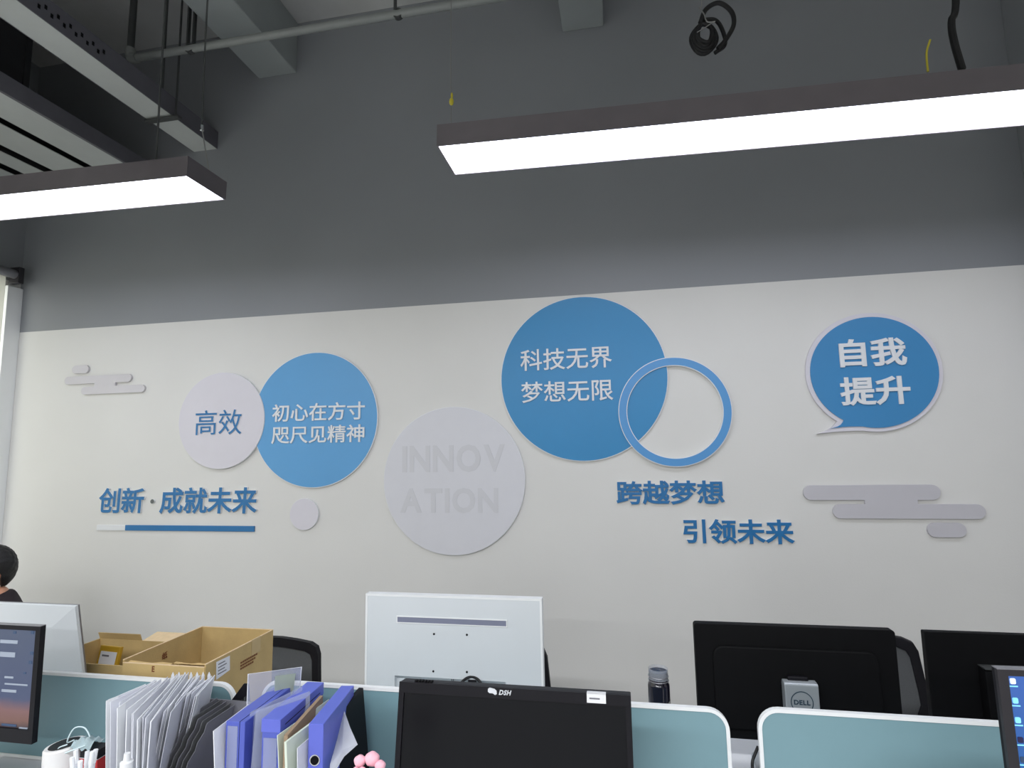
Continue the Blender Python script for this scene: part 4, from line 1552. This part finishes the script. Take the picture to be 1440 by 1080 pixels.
# amber packet with a label, leaning inside the small box
q = onY(150, 921, 1.84)
pk = thing('packet', 'amber wrapped packet with a white label leaning in the lower cardboard box', 'packet', (q[0] - 0.028, 1.835, 0.757), (math.radians(-10), math.radians(4), math.radians(4)))
b = nb(); box(b, -0.047, 0.035, -0.008, 0.008, 0, q[2] - 0.757 + 0.022)
obj('wrap', b, M['amber'], pk, bevel=0.003)
hpk = q[2] - 0.757
b = nb(); box(b, -0.038, 0.026, -0.0092, -0.008, hpk - 0.04, hpk + 0.003)
o = obj('label_sheet', b, M['paper'], pk)
b = nb(); box(b, -0.030, -0.002, -0.0098, -0.0092, hpk - 0.014, hpk - 0.008)
obj('label_print', b, M['print_grey'], o)

# bottle on the far desk
q0, q1 = onY(911, 960, 1.85), onY(942, 960, 1.85)
bx_ = (q0[0] + q1[0]) / 2; rb_ = (q1[0] - q0[0]) / 2
bt_ = onY(926, 941, 1.85)[2] - ZD
t = thing('drink_bottle', 'black drinking bottle with a clear rim, just beyond the divider', 'bottle', (bx_, 1.86, ZD))
b = nb(); lathe(b, [(rb_ * 0.9, 0), (rb_, 0.006), (rb_, bt_ - 0.05), (rb_ * 0.97, bt_ - 0.043), (rb_ * 0.86, bt_ - 0.038), (rb_ * 0.85, bt_ - 0.008), (rb_ * 0.8, bt_ - 0.008)])
obj('bottle_body', b, M['bottle'], t, smooth=True)
b = nb(); ring(b, circ(0, 0, rb_ * 0.9, n=28), circ(0, 0, rb_ * 0.86, n=28), bt_ - 0.03, bt_, 'xy')
obj('rim', b, M['bottle_clear'], t, smooth=True)
b = nb()
for zz in (bt_ - 0.034, bt_ - 0.022):
    tube(b, [(rb_ * 0.92 * math.cos(a), rb_ * 0.92 * math.sin(a), zz) for a in np.linspace(0, 2 * math.pi, 25)], 0.0012, 6)
obj('thread', b, M['alu'], t)
b = nb()
n_ = 10
prev = None
for i in range(n_ + 1):
    a = math.radians(-80 + 70 * i / n_)
    x, y = (rb_ + 0.0006) * math.cos(a), (rb_ + 0.0006) * math.sin(a)
    hh = bt_ - 0.105 + 0.02 * math.sin(math.pi * i / n_ * 0.5)
    A, B_ = b.verts.new((x, y, 0.04)), b.verts.new((x, y, hh))
    if prev:
        b.faces.new((prev[0], A, B_, prev[1]))
    prev = (A, B_)
obj('label_patch', b, M['bottle_label'], t)

# ------------------------------------------------------------------ near desk: files, folders and small items


def place_box(name, label, cat, front_px, top_z, w_, d_, yaw, m, m2=None, group=None):
    q = onZ(front_px[0], front_px[1], top_z)
    t = thing(name, label, cat, (q[0], q[1], ZD), (0, 0, yaw), group)
    h = top_z - ZD
    b = nb(); box(b, 0, w_, 0, d_, 0, h)
    obj('shell', b, m, t, bevel=0.002)
    return t, h


# file box with finger ring
t, h = place_box('file_box', 'blue file box furthest right, with a round finger hole in its spine', 'file box', (434, 1018), 1.07, 0.036, 0.222, math.radians(8), M['blue_box'], group='blue file boxes')
q = onY(437, 1069, t.location.y)
b = nb(); prism(b, circ(0.017, q[2] - ZD, 0.0125, n=28), -0.002, 0.001)
obj('finger_ring', b, M['chrome'], t)['label'] = 'chrome ring'
b = nb(); prism(b, circ(0.017, q[2] - ZD, 0.0098, n=28), -0.003, 0.001)
obj('finger_hole', b, M['black_matte'], t)
# lidded box
t, h = place_box('file_box', 'blue file box with a lid, between the clear sleeves and the kraft folder', 'file box', (369, 1012), 1.07, 0.046, 0.222, math.radians(3), M['blue_box_dk'], group='blue file boxes')
b = nb(); box(b, -0.0015, 0.0475, -0.0015, 0.2235, h - 0.028, h + 0.002)
obj('lid', b, M['blue_box'], t, bevel=0.0015)
b = nb(); box(b, 0.006, 0.040, -0.0025, 0, 0.05, h - 0.04)
obj('label_pocket', b, M['clear'], t)
b = nb(); box(b, 0.0475, 0.0482, 0.02, 0.2, h - 0.018, h - 0.0165)
obj('lid_seam', b, M['black_matte'], t)
t, h = place_box('file_box', 'blue file box furthest left, standing behind the curved clear sleeves', 'file box', (318, 1014), 1.065, 0.05, 0.222, math.radians(2), M['blue_box_dk'], group='blue file boxes')
b = nb(); box(b, 0.006, 0.032, -0.002, 0, 0.04, h - 0.01)
obj('label_pocket', b, M['clear'], t)
b = nb(); box(b, 0.036, 0.0365, -0.001, 0.2, 0.0, h + 0.0008)
obj('lid_seam', b, M['black_matte'], t)


def sheet(name, label, cat, pts_bottom_front, pts_bottom_back, tf, tb, m, th=0.0016, bow=0.0, group=None, nseg=8):
    """upright sheet between front and back vertical edges given by bottom/top points; bow curves it sideways"""
    bf, bb, tf, tb = map(Vector, (pts_bottom_front, pts_bottom_back, tf, tb))
    b = nb()
    nor = ((bb - bf).cross(tf - bf)).normalized()
    g = []
    for i in range(nseg + 1):
        row = []
        for j in range(nseg + 1):
            u, v = i / nseg, j / nseg
            p = (bf * (1 - u) + bb * u) * (1 - v) + (tf * (1 - u) + tb * u) * v
            p = p + nor * bow * math.sin(math.pi * v) * (1 - 0.4 * u)
            row.append(p)
        g.append(row)
    F0 = [[b.verts.new(p - bf + nor * th / 2) for p in r_] for r_ in g]
    F1 = [[b.verts.new(p - bf - nor * th / 2) for p in r_] for r_ in g]
    for i in range(nseg):
        for j in range(nseg):
            b.faces.new((F0[i][j], F0[i + 1][j], F0[i + 1][j + 1], F0[i][j + 1]))
            b.faces.new((F1[i][j], F1[i][j + 1], F1[i + 1][j + 1], F1[i + 1][j]))
    for k in range(nseg):
        for (a, c) in (((k, 0), (k + 1, 0)), ((k + 1, nseg), (k, nseg)), ((0, k + 1), (0, k)), ((nseg, k), (nseg, k + 1))):
            b.faces.new((F0[a[0]][a[1]], F0[c[0]][c[1]], F1[c[0]][c[1]], F1[a[0]][a[1]]))
    o = obj(name, b, m, None, smooth=True, loc=tuple(bf))
    return tag(o, label, cat, group)


# kraft folder, pale papers between the boxes, black folder, leaning paper
def at_top(px, py, z):
    q = onZ(px, py, z); return (q[0], q[1], z)


fz = 1.055
a = at_top(402, 1034, fz); c = at_top(452, 978, 1.065)
sheet('paper_folder', 'brown kraft folder standing between two blue file boxes', 'folder', (a[0] - 0.004, a[1], ZD), (c[0] + 0.0, c[1], ZD), a, c, M['kraft'], 0.009)
a = at_top(390, 1034, 1.05)
sheet('paper_sheaf', 'pale green paper sheaf left of the kraft folder', 'paper', (a[0] + 0.014, a[1] + 0.0, ZD), (a[0] + 0.016, a[1] + 0.2, ZD), a, (a[0] + 0.022, a[1] + 0.2, 1.05), M['paper_green'], 0.002, 0.004)
a = at_top(403, 1042, 1.048)
sheet('paper_sheaf', 'pale green papers with a dark tab, right in front of the kraft folder', 'paper', (a[0] + 0.012, a[1] - 0.005, ZD), (a[0] + 0.015, a[1] + 0.19, ZD), (a[0], a[1] - 0.005, 1.048), (a[0] + 0.02, a[1] + 0.19, 1.05), M['paper_green'], 0.006, 0.003)
a = at_top(418, 1052, 1.03)
sheet('paper_sheaf', 'narrow white paper beside the blue file box with the finger hole', 'paper', (a[0] + 0.01, a[1], ZD), (a[0] + 0.012, a[1] + 0.16, ZD), a, (a[0] + 0.006, a[1] + 0.16, 1.03), M['paper'], 0.0015)
a = at_top(484, 982, 1.045)
sheet('black_folder', 'black folder leaning at the right end of the file row', 'folder', (a[0] + 0.034, a[1] - 0.10, ZD), (a[0] + 0.05, a[1] + 0.06, ZD), (a[0] + 0.018, a[1] - 0.09, 1.035), (a[0] + 0.02, a[1] + 0.06, 1.05), M['black'], 0.014)
a = onY(484, 1000, 1.40); e_ = onY(503, 1047, 1.30); f_ = onY(460, 1080, 1.28)
# curled white paper: kite-shaped sheet
b = nb()
P = [onY(484, 999, 1.46), onY(492, 1022, 1.40), onY(503, 1047, 1.33), onY(484, 1064, 1.29), onY(468, 1090, 1.27), onY(462, 1110, 1.27), onY(464, 1075, 1.33), onY(474, 1040, 1.40)]
org = P[5]
vs = [b.verts.new(tuple(p - org)) for p in P]
cen = b.verts.new(tuple(sum(P) / len(P) - org + np.array([0.004, 0, 0])))
for i in range(len(P)):
    b.faces.new((vs[i], vs[(i + 1) % len(P)], cen))
r_ = bmesh.ops.solidify(b, geom=list(b.faces), thickness=0.0015)
tag(obj('loose_paper', b, M['paper'], None, loc=tuple(org)), 'loose curled white paper hanging at the right side of the blue file box', 'paper')

# clear sleeves
def plane_sheet(name, label, cat, quad, Ys, m, th=0.0012, bow=0.0):
    P = [Vector(onY(px, py, Y)) for (px, py), Y in zip(quad, Ys)]     # bl, br, tr, tl
    return sheet(name, label, cat, P[0], P[1], P[3], P[2], m, th, bow)


b0 = onY(349, 948, 1.44); b1 = onY(424, 938, 1.53)
s1_ = sheet('clear_sleeve', 'tallest clear plastic sleeve holding a small white card', 'sleeve', (b0[0] + 0.0, 1.44, ZD), (b1[0] - 0.02, 1.53, ZD), tuple(b0), tuple(b1), M['clear'], 0.0016, 0.004)
b = nb()
e0, e1 = Vector((b0[0], 1.44, ZD)), Vector((b1[0] - 0.02, 1.53, ZD))
tube(b, [(0, 0, 0), tuple(Vector(b0) - e0), tuple(Vector(b1) - e0), tuple(e1 - e0)], 0.0013, 6)
obj('sleeve_edge', b, M['paper'], s1_)
P4 = [onY(388, 950, 1.48), onY(417, 946, 1.515), onY(410, 996, 1.52), onY(386, 1006, 1.485)]
b = nb()
A = [b.verts.new(tuple(p - P4[3] + np.array((0, -0.004, 0)))) for p in P4]
b.faces.new(A)
bmesh.ops.solidify(b, geom=list(b.faces), thickness=0.001)
tag(obj('white_card', b, M['paper_green'], None, loc=tuple(P4[3])), 'small white card inside the tallest clear plastic sleeve', 'card')
lbls = ['clear curved sleeve whose left corner points furthest left', 'clear curved sleeve in front of the left blue file box', 'clear curved sleeve leaning on the lidded blue file box']
for k, (px, py, px2, py2) in enumerate(((300, 1028, 350, 990), (352, 1002, 425, 965), (360, 1000, 436, 972))):
    f_ = at_top(px, py, [1.055, 1.075, 1.08][k]); g_ = at_top(px2, py2, [1.06, 1.085, 1.085][k])
    dx = [0.035, -0.035, -0.028][k]
    sheet('clear_sleeve', lbls[k], 'sleeve', (f_[0] + dx, f_[1] - 0.01, ZD), (g_[0] + dx * 0.4, g_[1], ZD), f_, g_, M['clear3'] if k == 0 else M['clear'], 0.0016, [0.0, 0.012, 0.012][k])

# grey rack (upright divider tray) holding the milky folders
q = onY(303, 987, 1.55)
rk = thing('file_rack', 'grey plastic file rack with dark ribbed dividers between folders and file boxes', 'rack', (-1.24, 1.43, ZD))
b = nb(); box(b, -0.22, 0.26, -0.14, 0.16, 0, 0.006)
obj('rack_base', b, M['rack'], rk)
b = nb(); prism(b, rrect(-0.03, 0.235, 0.0, q[2] - ZD, 0.015, 4), 0.135, 0.139)
obj('rear_panel', b, M['rack'], rk)
for k in range(5):
    xx = 0.008 + 0.015 * k
    top = 0.252 - 0.004 * k
    b = nb()
    # ribbed divider with slanted front, zigzag front edge
    pts = [(0.13, 0.006), (0.13, top), (0.02, top)]
    for i in range(13):
        f = i / 12
        pts.append((0.02 - 0.085 * min(1, f * 1.6) + (0.004 if i % 2 else -0.004), top - (top - 0.02) * f - 0.004))
    prism(b, pts, xx, xx + 0.002, 'yz')
    for v in b.verts:
        v.co.x += 0.05 * (v.co.z / 0.27)
    obj('divider', b, M['rack_dark'] if k % 2 else M['rack'], rk)

# black slotted magazine rack behind the left blue file box
q = onY(334, 975, 1.57)
mr = thing('magazine_rack', 'black slotted rack showing between cardboard box and the clear sleeves', 'rack', (q[0], 1.57, ZD))
hh_ = q[2] - ZD + 0.025
b = nb(); prism(b, [(-0.075, 0), (0.06, 0), (0.03, hh_), (0.015, hh_), (-0.045, hh_ - 0.075)], 0.006, 0.010)
obj('rear_panel', b, M['black'], mr)
b = nb(); box(b, -0.075, 0.06, -0.03, 0.03, 0, 0.006)
obj('rack_base', b, M['black'], mr)
for k in range(7):
    b = nb(); prism(b, [(-0.042 + 0.011 * k, hh_ - 0.085 + 0.0085 * k), (-0.038 + 0.011 * k, hh_ - 0.083 + 0.0085 * k), (-0.041 + 0.011 * k, 0.01), (-0.045 + 0.011 * k, 0.01)], -0.004, 0.004)
    obj('wire_bar', b, M['rod'], mr)

# milky folders standing in the rack
random.seed(11)
for k in range(26):
    if k < 14:
        px = 147 + k * 5.2
        f_py = 985 + 2.2 * k * (0.9 if k < 8 else 1.2)
        px2 = 205 + k * 4.4; py2 = 962 - 1.2 * k + random.uniform(-2, 2)
        zt_ = 1.062
        dx = 0.006 - 0.0016 * k
    else:
        j = k - 14
        px = 232 + j * 4.6
        f_py = 992 - 1.8 * j + (10 if j < 3 else 0)
        px2 = 268 + j * 3.2; py2 = 951 + random.uniform(-2, 3)
        zt_ = 1.062
        dx = -0.055 - 0.002 * j
    f_py += random.uniform(-5, 5); px += random.uniform(-2.5, 2.5); px2 += random.uniform(-5, 5)
    f_ = at_top(px, f_py, zt_ - 0.004); g_ = at_top(px2, py2, zt_)
    yb_ = min(g_[1], 1.59)
    sheet('plastic_folder', 'milky plastic folder standing upright, %s from the left in the packed file rack' % ORD[k], 'folder',
          (f_[0] + dx, f_[1] + 0.015, ZD + 0.008), (g_[0] + dx * 0.7, yb_, ZD + 0.008), f_, (g_[0], yb_, zt_), M['clear3'] if k % 3 == 0 else M['clear2'],
          0.0018, random.uniform(-0.003, 0.003), group='milky plastic folders in the file rack', nseg=5)
# paper index tabs sticking up at the rear of the folders
for k in range(7):
    q = onY(243 + k * 8.5, 949, 1.565)
    b = nb(); prism(b, [(-0.005, 0), (0.005, 0), (0.004, 0.035), (0.0, 0.045), (-0.004, 0.035)], -0.0006, 0.0006)
    o = obj('index_tab', b, M['paper'], None, loc=(q[0], 1.565, q[2] - 0.036), rot=(0, 0, 0.7))
    tag(o, 'small white paper tab at the rear of the milky folders, %s from the left' % ORD[k], 'paper tab', 'paper tabs on the milky folders')

# white cylinder device
YC = 1.40
q0, q1 = onY(70, 1060, YC), onY(112, 1060, YC)
r_ = (q1[0] - q0[0]) / 2
ht = onY(91, 1046, YC)[2] - ZD
t = thing('desk_humidifier', 'white cylinder with a slanted dark oval top on the near desk', 'cylinder', ((q0[0] + q1[0]) / 2, YC, ZD))
b = nb()
lathe(b, [(r_ * 0.95, 0), (r_, 0.006), (r_, ht * 0.55), (r_, ht - 0.004), (r_ * 0.94, ht)], n=40)
for v in b.verts:
    if v.co.z > ht - 0.03:
        v.co.z += 0.10 * v.co.x
bd = obj('cylinder_body', b, M['pot'], t, smooth=True)
b = nb(); lathe(b, [(r_ * 0.78, ht + 0.0), (r_ * 0.76, ht + 0.002), (r_ * 0.5, ht + 0.0025)], n=36)
for v in b.verts:
    v.co.z += 0.10 * v.co.x
obj('top_panel', b, M['black_gloss'], t, smooth=True)['label'] = 'dark oval top'
sz_ = onY(91, 1074, YC)[2] - ZD
b = nb(); tube(b, [((r_ + 0.0004) * math.cos(a), (r_ + 0.0004) * math.sin(a), sz_ + 0.03 * math.cos(a) * 0) for a in np.linspace(0, 2 * math.pi, 37)], 0.0012, 6)
obj('seam', b, M['emblem'], t)

# pen pot with clear pens
q = onY(133, 1062, 1.30)
t = thing('pen_pot', 'clear pot crowded with transparent pens in front of the milky folders', 'pen pot', (q[0], 1.27, ZD))
b = nb(); ring(b, circ(0, 0, 0.032, n=24), circ(0, 0, 0.029, n=24), 0, 0.10, 'xy')
prism(b, circ(0, 0, 0.032, n=24), 0, 0.004, 'xy')
obj('pot', b, M['clear2'], t)
for k in range(6):
    a = k * 1.05
    dx, dy = 0.016 * math.cos(a), 0.016 * math.sin(a)
    top_ = q[2] - ZD + 0.02 - 0.006 * (k % 3)
    p = thing('pen', 'slim translucent pen standing in the clear pen pot, %s of its six' % ['rightmost', 'rear right', 'rear left', 'leftmost', 'front left', 'front right'][k], 'pen', (t.location.x + dx * 0.5, t.location.y + dy * 0.5, ZD + 0.005), group='pens in the clear pot')
    b = nb(); tube(b, [(0, 0, 0), (dx * 0.8, dy * 0.8, top_ - 0.03)], 0.0045, 8)
    obj('barrel', b, M['clear2'] if k % 2 else M['clear3'], p)
    b = nb(); tube(b, [(dx * 0.8, dy * 0.8, top_ - 0.03), (dx, dy, top_)], 0.0052, 8)
    obj('pen_cap', b, M['clear3'], p)

# red and black carton
q0, q1 = onY(113, 1053, 1.38), onY(129, 1053, 1.38)
t = thing('small_carton', 'small red carton with a black top between white cylinder and pen pot', 'carton', ((q0[0] + q1[0]) / 2 + 0.01, 1.40, ZD))
hh = q0[2] - ZD
b = nb(); box(b, -0.028, 0.028, -0.02, 0.02, 0, hh - 0.022)
obj('carton_body', b, M['red'], t, bevel=0.001)
b = nb(); box(b, -0.028, 0.028, -0.02, 0.02, hh - 0.022, hh)
obj('carton_top', b, M['black'], t, bevel=0.001)
b = nb(); box(b, -0.0285, 0.0285, -0.0205, 0.0205, hh - 0.0235, hh - 0.0215)
obj('silver_line', b, M['chrome'], t)

# face mask lying over the carton
q = onY(126, 1040, 1.42)
t = thing('face_mask', 'pale blue face mask with white ear loops on top of the red carton', 'mask', (q[0], 1.40, ZD + hh))
b = nb()
nx_, ny_ = 12, 8
g = []
dz_ = q[2] - ZD - hh
for i in range(nx_ + 1):
    row = []
    for j in range(ny_ + 1):
        u, v = i / nx_ - 0.5, j / ny_ - 0.5
        row.append(b.verts.new((u * 0.06 + 0.014, v * 0.05, 0.004 + (dz_ + 0.012) * (1 - (2 * v) ** 2) * (1 - (1.7 * u) ** 2 * 0.8) + 0.0035 * math.sin(v * 40) + 0.004 * math.sin(u * 17 + v * 9))))
    g.append(row)
for i in range(nx_):
    for j in range(ny_):
        b.faces.new((g[i][j], g[i + 1][j], g[i + 1][j + 1], g[i][j + 1]))
bmesh.ops.solidify(b, geom=list(b.faces), thickness=0.0015)
obj('mask_cloth', b, M['mask'], t, smooth=True)
b = nb(); tube(b, spline([(-0.028, 0, 0.01), (-0.04, -0.01, dz_ + 0.005), (-0.022, -0.01, dz_ + 0.04), (0.0, 0.0, dz_ + 0.04), (0.02, 0.0, dz_ + 0.02), (0.02, 0, 0.01)], 8), 0.0017, 6)
obj('ear_loop', b, M['mask'], t)
b = nb(); tube(b, spline([(-0.028, -0.02, 0.008), (-0.045, -0.03, dz_ * 0.4), (-0.03, -0.03, -0.01), (0.0, -0.032, dz_ * 0.2), (0.03, -0.02, 0.01)], 8), 0.0017, 6)
obj('ear_loop', b, M['mask'], t)

# white pump bottle
q = onY(179, 1059, 1.2)
t = thing('pump_bottle', 'small white bottle with a nozzle in front of the milky folders', 'bottle', (q[0], 1.2, ZD))
hh = q[2] - ZD
b = nb(); lathe(b, [(0.022, 0), (0.024, 0.005), (0.024, hh - 0.055), (0.014, hh - 0.035), (0.012, hh - 0.03)], n=24)
obj('bottle_body', b, M['clear3'], t, smooth=True)
b = nb(); lathe(b, [(0.0135, hh - 0.034), (0.0135, hh - 0.018), (0.0075, hh - 0.016), (0.0065, hh)], n=20)
obj('nozzle', b, M['pvc_white'], t, smooth=True)

# pink flower
q = onY(521, 1067, 1.22)
t = thing('flower_pot', 'pink flower ornament in a small pot at the bottom edge by the divider', 'flower', (q[0], 1.22, ZD))
hh = q[2] - ZD
b = nb(); lathe(b, [(0.028, 0), (0.036, 0.06), (0.038, 0.062), (0.033, 0.062), (0.03, 0.055)], n=24)
obj('pot', b, M['pot'], t, smooth=True)
b = nb(); tube(b, [(0, 0, 0.05), (0.001, 0, hh - 0.02)], 0.004, 8)
obj('stem', b, mat('stem_green', (90, 130, 80), 0.6), t, smooth=True)
for i, (dx, dy, dz, s) in enumerate([(-0.024, 0, -0.006, 0.013), (0.002, 0.004, -0.002, 0.016), (0.022, 0.0, -0.012, 0.012), (-0.012, -0.015, -0.022, 0.013), (0.012, -0.015, -0.024, 0.013), (-0.03, 0.0, -0.026, 0.010), (0.03, 0.005, -0.03, 0.010)]):
    b = nb()
    vv = ball(b, (dx, dy, hh + dz), s, 3, (1, 0.85, 0.9))
    c = Vector((dx, dy, hh + dz))
    for v in vv:
        d = v.co - c
        v.co = c + d * (1 + 0.04 * math.sin(5 * math.atan2(d.z, d.x)))
    obj('petal_cluster', b, M['pink'], t, smooth=True, sharp=170)

# paper and cable on the left of the near desk
b = nb()
prism(b, [(-0.12, -0.1), (0.09, -0.09), (0.11, 0.07), (-0.06, 0.09)], 0, 0.003, 'xy')
q = onZ(38, 1066, ZD)
tag(obj('loose_paper', b, M['paper'], None, loc=(q[0], q[1] - 0.03, ZD)), 'loose white paper sheets lying under the left monitor', 'paper')
pts = [onZ(x, y, ZD + z) for x, y, z in ((8, 1049, 0.03), (30, 1048, 0.012), (52, 1056, 0.008), (65, 1068, 0.008), (62, 1082, 0.008), (50, 1100, 0.008))]
org = pts[0]
b = nb(); tube(b, spline([tuple(p - org) for p in pts], 8), 0.0042, 8)
tag(obj('desk_cable', b, M['black_rubber'], None, smooth=True, loc=tuple(org)), 'black cable curving over the desk beside the left monitor', 'cable')
# dark cable in the gap between the dividers
pts = [onY(1066, 1050, 1.68), onY(1062, 1060, 1.68), onY(1058, 1072, 1.67), onY(1059, 1088, 1.67), onY(1062, 1110, 1.67)]
org = pts[0]
b = nb(); tube(b, spline([tuple(p - org) for p in pts], 8), 0.004, 8)
tag(obj('desk_cable', b, M['black_rubber'], None, smooth=True, loc=tuple(org)), 'dark cable hanging in the gap between two teal dividers', 'cable')
